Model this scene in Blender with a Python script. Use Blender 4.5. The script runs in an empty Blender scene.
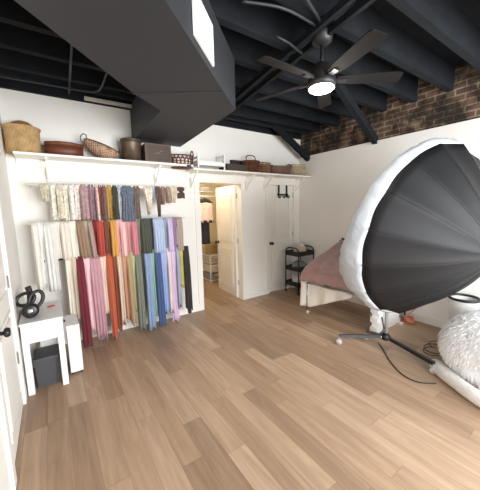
import bpy, bmesh, math, random
from mathutils import Vector, Matrix
random.seed(7)
PI = math.pi
scene = bpy.context.scene
COL = scene.collection

# ------------------------------------------------------------------ materials
def lin(c):
    return tuple((v/255/12.92 if v/255 <= .04045 else ((v/255+.055)/1.055)**2.4) for v in c) + (1,)

MATS = {}
def mat(name, rgb, rough=.6, var=.06, scale=12, bump=0, bscale=60, metal=0, spec=.5, sheen=0, emis=None, estr=0, trans=0, stretch=None):
    if name in MATS: return MATS[name]
    m = bpy.data.materials.new(name); m.use_nodes = True
    nt = m.node_tree; b = nt.nodes['Principled BSDF']; L = nt.links
    c = lin(rgb)
    tc = nt.nodes.new('ShaderNodeTexCoord')
    src = tc.outputs['Object']
    if stretch:
        mp = nt.nodes.new('ShaderNodeMapping'); mp.inputs['Scale'].default_value = stretch
        L.new(src, mp.inputs['Vector']); src = mp.outputs['Vector']
    if var:
        n = nt.nodes.new('ShaderNodeTexNoise'); n.inputs['Scale'].default_value = scale; n.inputs['Detail'].default_value = 4
        L.new(src, n.inputs['Vector'])
        r = nt.nodes.new('ShaderNodeValToRGB')
        r.color_ramp.elements[0].position = .3; r.color_ramp.elements[1].position = .7
        r.color_ramp.elements[0].color = tuple(v*(1-var) for v in c[:3])+(1,)
        r.color_ramp.elements[1].color = tuple(min(1, v*(1+var)) for v in c[:3])+(1,)
        L.new(n.outputs['Fac'], r.inputs['Fac']); L.new(r.outputs['Color'], b.inputs['Base Color'])
    else:
        b.inputs['Base Color'].default_value = c
    if bump:
        n2 = nt.nodes.new('ShaderNodeTexNoise'); n2.inputs['Scale'].default_value = bscale; n2.inputs['Detail'].default_value = 3
        L.new(src, n2.inputs['Vector'])
        bp = nt.nodes.new('ShaderNodeBump'); bp.inputs['Strength'].default_value = bump; bp.inputs['Distance'].default_value = .01
        L.new(n2.outputs['Fac'], bp.inputs['Height']); L.new(bp.outputs['Normal'], b.inputs['Normal'])
    b.inputs['Roughness'].default_value = rough; b.inputs['Metallic'].default_value = metal
    b.inputs['Specular IOR Level'].default_value = spec
    if sheen: b.inputs['Sheen Weight'].default_value = sheen
    if emis:
        b.inputs['Emission Color'].default_value = lin(emis); b.inputs['Emission Strength'].default_value = estr
    MATS[name] = m
    return m

def weave_mat(name, dark, light, sx=60, sz=60, rough=.75, bump=.6):
    if name in MATS: return MATS[name]
    m = bpy.data.materials.new(name); m.use_nodes = True
    nt = m.node_tree; b = nt.nodes['Principled BSDF']; L = nt.links
    tc = nt.nodes.new('ShaderNodeTexCoord')
    mp = nt.nodes.new('ShaderNodeMapping'); mp.inputs['Scale'].default_value = (sx, sx, sz)
    L.new(tc.outputs['Object'], mp.inputs['Vector'])
    w1 = nt.nodes.new('ShaderNodeTexWave'); w1.bands_direction = 'Z'; w1.inputs['Scale'].default_value = 1; w1.inputs['Distortion'].default_value = 1.5
    w2 = nt.nodes.new('ShaderNodeTexWave'); w2.bands_direction = 'X'; w2.inputs['Scale'].default_value = 1; w2.inputs['Distortion'].default_value = 1.5
    L.new(mp.outputs['Vector'], w1.inputs['Vector']); L.new(mp.outputs['Vector'], w2.inputs['Vector'])
    mu = nt.nodes.new('ShaderNodeMath'); mu.operation = 'MULTIPLY'
    L.new(w1.outputs['Fac'], mu.inputs[0]); L.new(w2.outputs['Fac'], mu.inputs[1])
    n = nt.nodes.new('ShaderNodeTexNoise'); n.inputs['Scale'].default_value = 14; L.new(tc.outputs['Object'], n.inputs['Vector'])
    ad = nt.nodes.new('ShaderNodeMath'); ad.operation = 'ADD'; L.new(mu.outputs[0], ad.inputs[0]); L.new(n.outputs['Fac'], ad.inputs[1])
    r = nt.nodes.new('ShaderNodeValToRGB'); r.color_ramp.elements[0].position = .35; r.color_ramp.elements[1].position = 1.1
    r.color_ramp.elements[0].color = lin(dark); r.color_ramp.elements[1].color = lin(light)
    L.new(ad.outputs[0], r.inputs['Fac']); L.new(r.outputs['Color'], b.inputs['Base Color'])
    bp = nt.nodes.new('ShaderNodeBump'); bp.inputs['Strength'].default_value = bump; bp.inputs['Distance'].default_value = .01
    L.new(mu.outputs[0], bp.inputs['Height']); L.new(bp.outputs['Normal'], b.inputs['Normal'])
    b.inputs['Roughness'].default_value = rough
    MATS[name] = m; return m

def floor_mat():
    m = bpy.data.materials.new('vinyl_planks'); m.use_nodes = True
    nt = m.node_tree; b = nt.nodes['Principled BSDF']; L = nt.links; N = nt.nodes.new
    def math_(op, a, c=None):
        n = N('ShaderNodeMath'); n.operation = op
        for i, v in enumerate((a, c)):
            if v is None: continue
            if isinstance(v, (int, float)): n.inputs[i].default_value = v
            else: L.new(v, n.inputs[i])
        return n.outputs[0]
    tc = N('ShaderNodeTexCoord'); sp = N('ShaderNodeSeparateXYZ'); L.new(tc.outputs['Object'], sp.inputs[0])
    u = math_('DIVIDE', math_('ADD', sp.outputs['X'], 20.816), .1405); row = math_('FLOOR', u); fu = math_('FRACT', u)
    wn = N('ShaderNodeTexWhiteNoise'); wn.noise_dimensions = '1D'; L.new(row, wn.inputs['W'])
    v = math_('ADD', math_('DIVIDE', math_('ADD', sp.outputs['Y'], 20.0), 1.1), math_('MULTIPLY', wn.outputs['Value'], 7.3))
    colr = math_('FLOOR', v); fv = math_('FRACT', v)
    cb = N('ShaderNodeCombineXYZ'); L.new(row, cb.inputs[0]); L.new(colr, cb.inputs[1])
    wn2 = N('ShaderNodeTexWhiteNoise'); wn2.noise_dimensions = '2D'; L.new(cb.outputs[0], wn2.inputs['Vector'])
    ramp = N('ShaderNodeValToRGB'); e = ramp.color_ramp.elements
    e[0].position = 0; e[0].color = lin((156, 130, 107)); e[1].position = 1; e[1].color = lin((190, 163, 138))
    k = ramp.color_ramp.elements.new(.45); k.color = lin((175, 147, 121))
    L.new(wn2.outputs['Value'], ramp.inputs['Fac'])
    # grain
    mp = N('ShaderNodeMapping'); mp.inputs['Scale'].default_value = (20, 1.5, 1)
    cb2 = N('ShaderNodeCombineXYZ'); L.new(math_('ADD', sp.outputs['X'], math_('MULTIPLY', wn2.outputs['Value'], 9.0)), cb2.inputs[0])
    L.new(math_('ADD', sp.outputs['Y'], math_('MULTIPLY', wn2.outputs['Value'], 31.0)), cb2.inputs[1])
    L.new(cb2.outputs[0], mp.inputs['Vector'])
    g = N('ShaderNodeTexNoise'); g.inputs['Scale'].default_value = 1; g.inputs['Detail'].default_value = 6; g.inputs['Roughness'].default_value = .62; g.inputs['Distortion'].default_value = .6
    L.new(mp.outputs[0], g.inputs['Vector'])
    gr = N('ShaderNodeValToRGB'); gr.color_ramp.elements[0].position = .3; gr.color_ramp.elements[0].color = (.66, .62, .58, 1); gr.color_ramp.elements[1].position = .72; gr.color_ramp.elements[1].color = (1.12, 1.1, 1.08, 1)
    L.new(g.outputs['Fac'], gr.inputs['Fac'])
    mx = N('ShaderNodeMix'); mx.data_type = 'RGBA'; mx.blend_type = 'MULTIPLY'; mx.inputs['Factor'].default_value = .85
    L.new(ramp.outputs['Color'], mx.inputs['A']); L.new(gr.outputs['Color'], mx.inputs['B'])
    # seams
    du = math_('MINIMUM', fu, math_('SUBTRACT', 1.0, fu)); dv = math_('MULTIPLY', math_('MINIMUM', fv, math_('SUBTRACT', 1.0, fv)), 6.4)
    sd = math_('LESS_THAN', math_('MINIMUM', du, dv), .011)
    mx2 = N('ShaderNodeMix'); mx2.data_type = 'RGBA'; mx2.blend_type = 'MIX'
    L.new(math_('MULTIPLY', sd, .38), mx2.inputs['Factor']); L.new(mx.outputs['Result'], mx2.inputs['A']); mx2.inputs['B'].default_value = lin((92, 68, 48))
    L.new(mx2.outputs['Result'], b.inputs['Base Color'])
    b.inputs['Roughness'].default_value = .42; b.inputs['Specular IOR Level'].default_value = .4
    bp = N('ShaderNodeBump'); bp.inputs['Strength'].default_value = .08; bp.inputs['Distance'].default_value = .004
    L.new(g.outputs['Fac'], bp.inputs['Height']); L.new(bp.outputs['Normal'], b.inputs['Normal'])
    return m

def brick_mat():
    m = bpy.data.materials.new('old_brick'); m.use_nodes = True
    nt = m.node_tree; b = nt.nodes['Principled BSDF']; L = nt.links; N = nt.nodes.new
    tc = N('ShaderNodeTexCoord'); sp = N('ShaderNodeSeparateXYZ'); L.new(tc.outputs['Object'], sp.inputs[0])
    cb = N('ShaderNodeCombineXYZ'); L.new(sp.outputs['Y'], cb.inputs[0]); L.new(sp.outputs['Z'], cb.inputs[1])
    br = N('ShaderNodeTexBrick'); br.inputs['Scale'].default_value = 1; br.inputs['Brick Width'].default_value = .21; br.inputs['Row Height'].default_value = .072
    br.inputs['Mortar Size'].default_value = .010; br.inputs['Mortar Smooth'].default_value = .3; br.inputs['Bias'].default_value = -.1
    br.inputs['Color1'].default_value = lin((116, 86, 68)); br.inputs['Color2'].default_value = lin((74, 58, 48)); br.inputs['Mortar'].default_value = lin((146, 130, 110))
    L.new(cb.outputs[0], br.inputs['Vector'])
    n = N('ShaderNodeTexNoise'); n.inputs['Scale'].default_value = 3.2; n.inputs['Detail'].default_value = 6; n.inputs['Roughness'].default_value = .7; L.new(tc.outputs['Object'], n.inputs['Vector'])
    r = N('ShaderNodeValToRGB'); r.color_ramp.elements[0].position = .45; r.color_ramp.elements[1].position = .6
    r.color_ramp.elements[0].color = lin((26, 22, 20)); r.color_ramp.elements[1].color = (1, 1, 1, 1)
    L.new(n.outputs['Fac'], r.inputs['Fac'])
    mx = N('ShaderNodeMix'); mx.data_type = 'RGBA'; mx.blend_type = 'MULTIPLY'; mx.inputs['Factor'].default_value = .85
    L.new(br.outputs['Color'], mx.inputs['A']); L.new(r.outputs['Color'], mx.inputs['B'])
    n3 = N('ShaderNodeTexNoise'); n3.inputs['Scale'].default_value = 5; n3.inputs['Detail'].default_value = 5
    mp = N('ShaderNodeMapping'); mp.inputs['Location'].default_value = (5, 3, 8); L.new(tc.outputs['Object'], mp.inputs['Vector']); L.new(mp.outputs[0], n3.inputs['Vector'])
    r3 = N('ShaderNodeValToRGB'); r3.color_ramp.elements[0].position = .55; r3.color_ramp.elements[1].position = .75
    r3.color_ramp.elements[0].color = (0, 0, 0, 1); r3.color_ramp.elements[1].color = (.5, .5, .5, 1); L.new(n3.outputs['Fac'], r3.inputs['Fac'])
    mx3 = N('ShaderNodeMix'); mx3.data_type = 'RGBA'; L.new(r3.outputs['Color'], mx3.inputs['Factor'])
    L.new(mx.outputs['Result'], mx3.inputs['A']); mx3.inputs['B'].default_value = lin((160, 140, 112))
    L.new(mx3.outputs['Result'], b.inputs['Base Color'])
    bp = N('ShaderNodeBump'); bp.inputs['Strength'].default_value = .8; bp.inputs['Distance'].default_value = .012
    ad = N('ShaderNodeMath'); ad.operation = 'SUBTRACT'; L.new(n3.outputs['Fac'], ad.inputs[0]); L.new(br.outputs['Fac'], ad.inputs[1])
    L.new(ad.outputs[0], bp.inputs['Height']); L.new(bp.outputs['Normal'], b.inputs['Normal'])
    b.inputs['Roughness'].default_value = .9
    return m

def fabric(rgb, lace=0):
    g_ = .3*rgb[0]+.59*rgb[1]+.11*rgb[2]; rgb = tuple(int(v*.84+g_*.16) for v in rgb)
    if lace: return mat('lace_%d_%d_%d' % rgb, rgb, rough=.9, var=.34, scale=34, bump=.6, bscale=70, sheen=.15)
    return mat('fabric_%d_%d_%d' % rgb, rgb, rough=.85, var=.10, scale=9, bump=.15, bscale=220, sheen=.15, stretch=(6, 6, .8))

# ------------------------------------------------------------------ mesh builder
WL = {}
class MB:
    def __init__(s): s.v = []; s.f = []; s.smooth = []
    def add(s, vs, fs, smooth=False):
        o = len(s.v); s.v += [Vector(v) for v in vs]
        for f in fs: s.f.append([i+o for i in f]); s.smooth.append(smooth)
        return s
    def box(s, x0, x1, y0, y1, z0, z1, bev=0, M=None):
        if bev and min(x1-x0, y1-y0, z1-z0) > 2.2*bev:
            bm = bmesh.new(); bmesh.ops.create_cube(bm, size=1)
            for v in bm.verts: v.co = Vector(((x0+x1)/2+v.co.x*(x1-x0), (y0+y1)/2+v.co.y*(y1-y0), (z0+z1)/2+v.co.z*(z1-z0)))
            bmesh.ops.bevel(bm, geom=bm.edges[:], offset=bev, segments=2, affect='EDGES', profile=.6)
            bm.verts.index_update(); vs = [v.co.copy() for v in bm.verts]; fs = [[v.index for v in f.verts] for f in bm.faces]; bm.free()
        else:
            vs = [Vector((x, y, z)) for z in (z0, z1) for y in (y0, y1) for x in (x0, x1)]
            fs = [(0, 2, 3, 1), (4, 5, 7, 6), (0, 1, 5, 4), (2, 6, 7, 3), (0, 4, 6, 2), (1, 3, 7, 5)]
        if M is not None: vs = [M @ v for v in vs]
        return s.add(vs, fs)
    def bar(s, a, b, w, h, up=(0, 0, 1)):
        a, b = Vector(a), Vector(b); d = (b-a); L = d.length; d.normalize()
        up = Vector(up)
        if abs(d.dot(up)) > .98: up = Vector((1, 0, 0))
        sx = d.cross(up).normalized(); uz = sx.cross(d)
        M = Matrix(((sx.x, d.x, uz.x, a.x), (sx.y, d.y, uz.y, a.y), (sx.z, d.z, uz.z, a.z), (0, 0, 0, 1)))
        return s.box(-w/2, w/2, 0, L, -h/2, h/2, M=M)
    def tube(s, pts, r, n=8, closed=False):
        pts = [Vector(p) for p in pts]; N = len(pts); rings = []
        prev = None
        rr = r if isinstance(r, (list, tuple)) else [r]*N
        for i, p in enumerate(pts):
            if closed: d = pts[(i+1) % N]-pts[i-1]
            else: d = pts[min(i+1, N-1)]-pts[max(i-1, 0)]
            d.normalize()
            if prev is None:
                t = Vector((0, 0, 1)) if abs(d.z) < .9 else Vector((1, 0, 0)); a = d.cross(t).normalized()
            else:
                a = (prev-d*prev.dot(d)).normalized()
            prev = a; b = d.cross(a)
            rings.append([p+a*math.cos(2*PI*k/n)*rr[i]+b*math.sin(2*PI*k/n)*rr[i] for k in range(n)])
        vs = [v for R in rings for v in R]; fs = []
        for i in range(N if closed else N-1):
            j = (i+1) % N
            for k in range(n): fs.append((i*n+k, i*n+(k+1) % n, j*n+(k+1) % n, j*n+k))
        if not closed: fs += [tuple(range(n))[::-1], tuple((N-1)*n+k for k in range(n))]
        return s.add(vs, fs, True)
    def lathe(s, prof, c=(0, 0, 0), n=24, sx=1, sy=1, M=None, rot=0):
        vs = []; fs = []
        for (r, z) in prof:
            for k in range(n):
                t = 2*PI*k/n+rot; v = Vector((r*math.cos(t)*sx, r*math.sin(t)*sy, z))
                vs.append((M @ v) if M is not None else v+Vector(c))
        for i in range(len(prof)-1):
            for k in range(n): fs.append((i*n+k, i*n+(k+1) % n, (i+1)*n+(k+1) % n, (i+1)*n+k))
        if prof[0][0] > 1e-4: fs.append(tuple(range(n))[::-1])
        if prof[-1][0] > 1e-4: fs.append(tuple((len(prof)-1)*n+k for k in range(n)))
        return s.add(vs, fs, True)
    def prism(s, poly, z0, z1):
        n = len(poly); vs = [(x, y, z0) for x, y in poly]+[(x, y, z1) for x, y in poly]
        fs = [tuple(range(n))[::-1], tuple(range(n, 2*n))]+[(i, (i+1) % n, n+(i+1) % n, n+i) for i in range(n)]
        return s.add(vs, fs)
    def grid(s, P, closed=False):
        R = len(P); C = len(P[0]); vs = [v for row in P for v in row]; fs = []
        for i in range(R-1):
            for j in range(C if closed else C-1): fs.append((i*C+j, i*C+(j+1) % C, (i+1)*C+(j+1) % C, (i+1)*C+j))
        return s.add(vs, fs, True)
    def build(s, name, m, parent=None, origin=None, solid=0, sub=0, recalc=True):
        if parent is not None: o0 = WL[parent]
        elif origin is not None: o0 = Vector(origin)
        else:
            xs = [v.x for v in s.v]; ys = [v.y for v in s.v]; zs = [v.z for v in s.v]
            o0 = Vector(((min(xs)+max(xs))/2, (min(ys)+max(ys))/2, min(zs)))
        me = bpy.data.meshes.new(name); me.from_pydata([v-o0 for v in s.v], [], s.f); me.materials.append(m)
        me.polygons.foreach_set('use_smooth', s.smooth)
        if recalc:
            bm = bmesh.new(); bm.from_mesh(me); bmesh.ops.remove_doubles(bm, verts=bm.verts[:], dist=1e-5); bmesh.ops.recalc_face_normals(bm, faces=bm.faces[:]); bm.to_mesh(me); bm.free()
        o = bpy.data.objects.new(name, me); COL.objects.link(o); WL[o] = o0
        if parent is not None: o.parent = parent
        else: o.location = o0
        if solid:
            md = o.modifiers.new('thickness', 'SOLIDIFY'); md.thickness = solid; md.offset = 0
        if sub:
            md = o.modifiers.new('smooth', 'SUBSURF'); md.levels = sub; md.render_levels = sub
        return o

def tag(o, label, cat, group=None, kind=None):
    o['label'] = label; o['category'] = cat
    if group: o['group'] = group
    if kind: o['kind'] = kind
    return o
def thing(name, loc, label, cat, group=None):
    o = bpy.data.objects.new(name, None); COL.objects.link(o); o.location = loc; o.empty_display_size = .05; WL[o] = Vector(loc)
    return tag(o, label, cat, group)
def struct(o):
    o['kind'] = 'structure'; return o

# ------------------------------------------------------------------ camera (phone held at eye height, tilted down a little)
yaw, pitch, roll, F = .5977, .1297, -.0227, 275.69
f = Vector((math.sin(yaw)*math.cos(pitch), math.cos(yaw)*math.cos(pitch), -math.sin(pitch)))
r = Vector((math.cos(yaw), -math.sin(yaw), 0)); u = r.cross(f)
rr = r*math.cos(roll)+u*math.sin(roll); uu = -r*math.sin(roll)+u*math.cos(roll)
cam = bpy.data.cameras.new('camera'); co = bpy.data.objects.new('camera', cam); COL.objects.link(co)
co.matrix_world = Matrix(((rr.x, uu.x, -f.x, 0), (rr.y, uu.y, -f.y, 0), (rr.z, uu.z, -f.z, 1.6), (0, 0, 0, 1)))
cam.sensor_fit = 'HORIZONTAL'; cam.sensor_width = 36; cam.lens = 36*F/480; cam.clip_start = .02
scene.camera = co

# ------------------------------------------------------------------ room
XL, XR, YB, YF = -.33, 4.09, 3.897, -1.7
ZW = 2.90; ZD = 2.56; ZC = 3.22; ZJ = 2.95
wall_m = mat('wall_paint', (240, 237, 231), rough=.85, var=.015, scale=2, bump=.05, bscale=150)
trim_m = mat('trim_paint', (240, 237, 231), rough=.5, var=.01)
black_m = mat('ceiling_paint', (22, 25, 29), rough=.9, spec=.25, var=.25, scale=5, bump=.25, bscale=30)
duct_m = mat('duct_paint', (41, 42, 46), rough=.62, var=.05, scale=3)
white_m = mat('white_lacquer', (240, 239, 237), rough=.4, var=.01)
blackmetal_m = mat('black_metal', (24, 24, 26), rough=.4, var=.1)
chrome_m = mat('chrome', (200, 200, 202), rough=.18, var=0, metal=1)
closet_m = mat('closet_paint', (236, 228, 208), rough=.85, var=.015)

fl = struct(MB().box(-1.2, 5, YF-.1, 6.6, -.1, 0).build('floor', floor_mat(), origin=(0, 0, 0)))

# back wall with the closet opening and the door recess
OX0, OX1, OZ = 1.905, 2.70, 2.03
DX0, DX1 = 3.29, 3.93
w = MB()
w.box(XL, OX0, YB, YB+.12, 0, ZW); w.box(OX0, OX1, YB, YB+.12, OZ, ZW); w.box(OX1, DX0, YB, YB+.12, 0, ZW)
w.box(DX0, DX1, YB, YB+.12, OZ, ZW); w.box(DX1, XR+.14, YB, YB+.12, 0, ZW)
struct(w.build('wall_back', wall_m))
lw = MB(); lw.box(XL-.12, XL, YF, 2.0, 0, ZC); lw.box(XL-.12, XL, 2.0, 2.82, 2.05, ZC); lw.box(XL-.12, XL, 2.82, YB+.12, 0, ZC)
struct(lw.build('wall_left', wall_m))
rwall = struct(MB().box(XR, XR+.1, YF, YB, 0, ZD, bev=.004).build('wall_right', wall_m))
bb = MB().box(XR+.03, XR+.22, YF, YB+.12, ZD, ZC).build('brick_band', brick_mat(), rwall)
bb['label'] = 'exposed old brick above the white wallboard'
# front wall behind the viewer with a storefront window
fw = MB(); fw.box(XL, .5, YF-.12, YF, 0, ZC); fw.box(3.95, XR+.1, YF-.12, YF, 0, ZC); fw.box(.5, 3.95, YF-.12, YF, 0, .35); fw.box(.5, 3.95, YF-.12, YF, 2.65, ZC)
struct(fw.build('wall_front', wall_m))
win = MB()
for x in (.5, 1.63, 2.76, 3.89): win.box(x, x+.06, YF-.1, YF-.02, .35, 2.65)
win.box(.5, 3.95, YF-.1, YF-.02, .35, .41); win.box(.5, 3.95, YF-.1, YF-.02, 2.59, 2.65); win.box(.5, 3.95, YF-.1, YF-.02, 2.0, 2.05)
struct(win.build('window_1', blackmetal_m))
# ceiling deck with its joists and braces as children
ceil = struct(MB().box(XL-.12, XR+.22, YF-.12, YB+.12, ZC, ZC+.08).build('ceiling', black_m))
YJ = [2.27+.4*k for k in (3.55, 3, 2, 1, 0, -1, -2, -3, -4, -5, -6, -7, -8, -9, -10, -11)]
for y in YJ:
    MB().box(XL, XR+.1, y-.035, y+.035, ZJ, ZC, bev=.004).build('joist', black_m, ceil)
MB().box(XL, XR, YB-.04, YB+.12, ZW, ZC).build('ledger', black_m, ceil)
for a, b in (((3.25, 3.68, 3.0), (4.09, 3.66, 2.50)), ((2.72, 2.094, 3.02), (4.10, 2.376, 2.56))):
    MB().bar(a, b, .07, .10).build('brace', black_m, ceil)
MB().bar((2.22, 3.85, 2.92), (1.70, .3, 2.92), .035, .05).build('cross_strip', black_m, ceil)
MB().bar((2.10, 3.85, 2.92), (1.58, .3, 2.92), .035, .05).build('cross_strip', black_m, ceil)
MB().bar((.45, 3.80, 2.915), (1.0, 3.80, 2.915), .05, .03).build('bare_strip', mat('pale_strip', (186, 182, 172), rough=.7), ceil)['label'] = 'pale unpainted strip along the black ceiling'

# gable trim and skirting
struct(MB().box(OX1+.07, DX0-.07, YB-.015, YB, 0, .10).build('baseboard_back', trim_m))
struct(MB().box(XL, OX0-.07, YB-.015, YB, 0, .10).build('baseboard_back', trim_m))
struct(MB().box(XR-.015, XR, YF, YB, 0, .10).build('baseboard_right', trim_m))
struct(MB().box(XL, XL+.015, 2.90, YB, 0, .10).build('baseboard_left', trim_m))
t = MB(); t.box(OX0-.07, OX0+.012, YB-.018, YB+.13, 0, OZ+.07); t.box(OX1-.012, OX1+.07, YB-.018, YB+.13, 0, OZ+.07); t.box(OX0+.012, OX1-.012, YB-.018, YB+.13, OZ-.012, OZ+.07)
struct(t.build('trim_1', trim_m))
t = MB(); t.box(DX0-.07, DX0+.004, YB-.018, YB+.06, 0, OZ+.07); t.box(DX1-.004, DX1+.07, YB-.018, YB+.06, 0, OZ+.07); t.box(DX0+.004, DX1-.004, YB-.018, YB+.06, OZ-.004, OZ+.07)
struct(t.build('trim_2', trim_m))
t = MB(); t.box(XL, XL+.018, 1.92, 2.0, 0, 2.12); t.box(XL, XL+.018, 2.82, 2.9, 0, 2.12); t.box(XL, XL+.018, 2.0, 2.82, 2.05, 2.12)
struct(t.build('trim_3', trim_m))

# ---- doors (structure): leaf with two raised panels, knob and hinges
def knob(p, d, parent, m=blackmetal_m):
    d = Vector(d); M = Matrix.Translation(Vector(p)) @ d.to_track_quat('Z', 'Y').to_matrix().to_4x4()
    MB().lathe([(.03, 0), (.03, .008), (.012, .012), (.012, .035), (.026, .042), (.03, .055), (.024, .068), (0, .07)], n=16, M=M).build('door_knob', m, parent)
def leaf(name, W, Hh, M):
    th = .035; b = MB()
    st = .10
    b.box(0, W, 0, th, 0, Hh, bev=.003, M=M)
    d = b.build(name, trim_m); struct(d)
    for z0, z1 in ((.16, .86), (1.0, Hh-.14)):
        for y0, y1 in ((-.011, 0), (th, th+.011)):
            p = MB()
            p.box(st, W-st, y0, y1, z0, z0+.02, M=M); p.box(st, W-st, y0, y1, z1-.02, z1, M=M); p.box(st, st+.02, y0, y1, z0+.02, z1-.02, M=M); p.box(W-st-.02, W-st, y0, y1, z0+.02, z1-.02, M=M)
            p.box(st+.05, W-st-.05, y0, y1, z0+.05, z1-.05, M=M)
            p.build('door_panel', trim_m, d)
    return d
# closed door in the back wall (hinged on the right)
d2 = leaf('door_2', DX1-DX0-.01, 2.0, Matrix.Translation((DX0+.005, YB+.01, .015)))
knob((DX0+.065, YB+.008, .95), (0, -1, 0), d2)
for z in (.3, 1.05, 1.8): MB().box(DX1-.018, DX1-.003, YB-.004, YB+.008, z, z+.09).build('hinge', chrome_m, d2)
# closet leaf swung inwards, hinge at the right jamb
ang = math.radians(86)
M = Matrix.Translation((2.692, YB+.135, .012)) @ Matrix.Rotation(ang, 4, 'Z')
d1 = leaf('door_1', .75, 2.0, M)
p = M @ Vector((.69, .036, .95)); dirv = (M.to_3x3() @ Vector((0, 1, 0)))
knob(p, dirv, d1)
for z in (.25, 1.0, 1.78): MB().box(2.678, 2.699, YB+.10, YB+.13, z, z+.09).build('hinge', chrome_m, d1)
# door in the left wall
M = Matrix.Translation((XL-.037, 2.005, .012)) @ Matrix.Rotation(PI/2, 4, 'Z') @ Matrix.Translation((0, -.035, 0))
d3 = leaf('door_3', .81, 2.03, M)
knob((XL, 2.09, .90), (1, 0, 0), d3)
for z in (.38, 1.02, 1.75): MB().box(XL-.004, XL+.012, 2.79, 2.815, z, z+.10).build('hinge', chrome_m, d3)

# ---- closet behind the opening
CX0, CX1, CY1, CZ = 1.75, 3.55, 6.2, 2.5
struct(MB().box(CX0-.1, CX0, YB+.12, CY1, 0, CZ).build('wall_closet_left', closet_m))
struct(MB().box(CX1, CX1+.1, YB+.12, CY1, 0, CZ).build('wall_closet_right', closet_m))
struct(MB().box(CX0-.1, CX1+.1, CY1, CY1+.1, 0, CZ).build('wall_closet_back', closet_m))
struct(MB().box(CX0-.1, CX1+.1, YB+.12, CY1+.1, CZ, CZ+.06).build('ceiling_closet', closet_m))
# bulb on the closet ceiling
cl = thing('ceiling_lamp', (2.35, 4.45, 2.5), 'small bare bulb lamp on the closet ceiling', 'lamp')
MB().lathe([(.06, 0), (.06, -.02), (.03, -.03), (.03, -.06)], c=(2.35, 4.45, 2.5), n=16).build('lamp_holder', white_m, cl)
MB().lathe([(.018, -.06), (.03, -.09), (.034, -.11), (.025, -.135), (0, -.145)], c=(2.35, 4.45, 2.5), n=16).build('bulb', mat('bulb_glow', (255, 220, 160), var=0, emis=(255, 214, 150), estr=30), cl)

# ------------------------------------------------------------------ shelf boards and brackets
def shelf(x0, x1, zt, label):
    s = thing('wall_shelf', ((x0+x1)/2, 3.75, zt-.03), label, 'shelf')
    MB().box(x0, x1, 3.597, YB-.001, zt-.025, zt, bev=.003).build('board', trim_m, s)
    MB().box(x0, x1, YB-.022, YB-.001, zt-.11, zt-.026).build('cleat', trim_m, s)
    return s
ZS1, ZS2 = 2.222, 2.182
s1 = shelf(-.25, 1.70, ZS1, 'long white wall shelf above the clothes rails, left board')
s2 = shelf(1.70, 4.085, ZS2, 'long white wall shelf above the closet opening and door, right board')
def bracket(x, zt, s):
    b = MB(); b.box(x-.012, x+.012, YB-.027, YB-.002, zt-.27, zt-.027); b.box(x-.012, x+.012, 3.64, YB-.027, zt-.045, zt-.027)
    b.bar((x, 3.68, zt-.05), (x, YB-.027, zt-.24), .016, .016)
    b.build('bracket', trim_m, s)
for x in (.02, 1.25): bracket(x, ZS1, s1)
for x in (1.78, 2.80, 3.20, 3.98): bracket(x, ZS2, s2)

# ------------------------------------------------------------------ clothes rails
YRAIL = 3.647
def rail(x0, x1, z, m, label):
    s = thing('clothes_rail', ((x0+x1)/2, YRAIL, z-.012), label, 'rail')
    MB().tube([(x0, YRAIL, z), (x1, YRAIL, z)], .0115, 10).build('rod', m, s)
    for x in (x0+.02, (x0+x1)/2+.003, x1-.01):
        b = MB(); b.tube([(x, YRAIL, z+.0), (x, YB-.012, z)], .007, 8); b.lathe([(.028, 0), (.028, .01), (.02, .012)], n=14, M=Matrix.Translation((x, YB-.013, z)) @ Matrix.Rotation(-PI/2, 4, 'X'))
        b.build('rail_bracket', m, s)
    return s
Z1, Z2, Z3 = 1.905, 1.495, 1.085
rail(-.19, 1.60, Z1, trim_m, 'white clothes rail just under the shelf, top one of three')
rail(-.20, 1.56, Z2, trim_m, 'white clothes rail in the middle of three, holding folded wraps')
rail(-.10, 1.56, Z3, blackmetal_m, 'dark clothes rail nearest the floor holding long dresses')

def colx(px, zt):     # position along the rail read off the photograph, evaluated once per garment
    dx = (px-240)/F
    # solve for x on the plane y=YRAIL at about height zt
    best = None
    for i in range(3):
        # v coordinate for this x
        lo, hi = -1, 3
        for k in range(40):
            mid = (lo+hi)/2; p = Vector((mid, YRAIL, zt-1.6))
            if p.dot(rr)/p.dot(f) < dx: lo = mid
            else: hi = mid
    return (lo+hi)/2
def zat(px, py):
    d = f+rr*(px-240)/F-uu*(py-245)/F
    return 1.6+d.z*YRAIL/d.y

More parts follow.
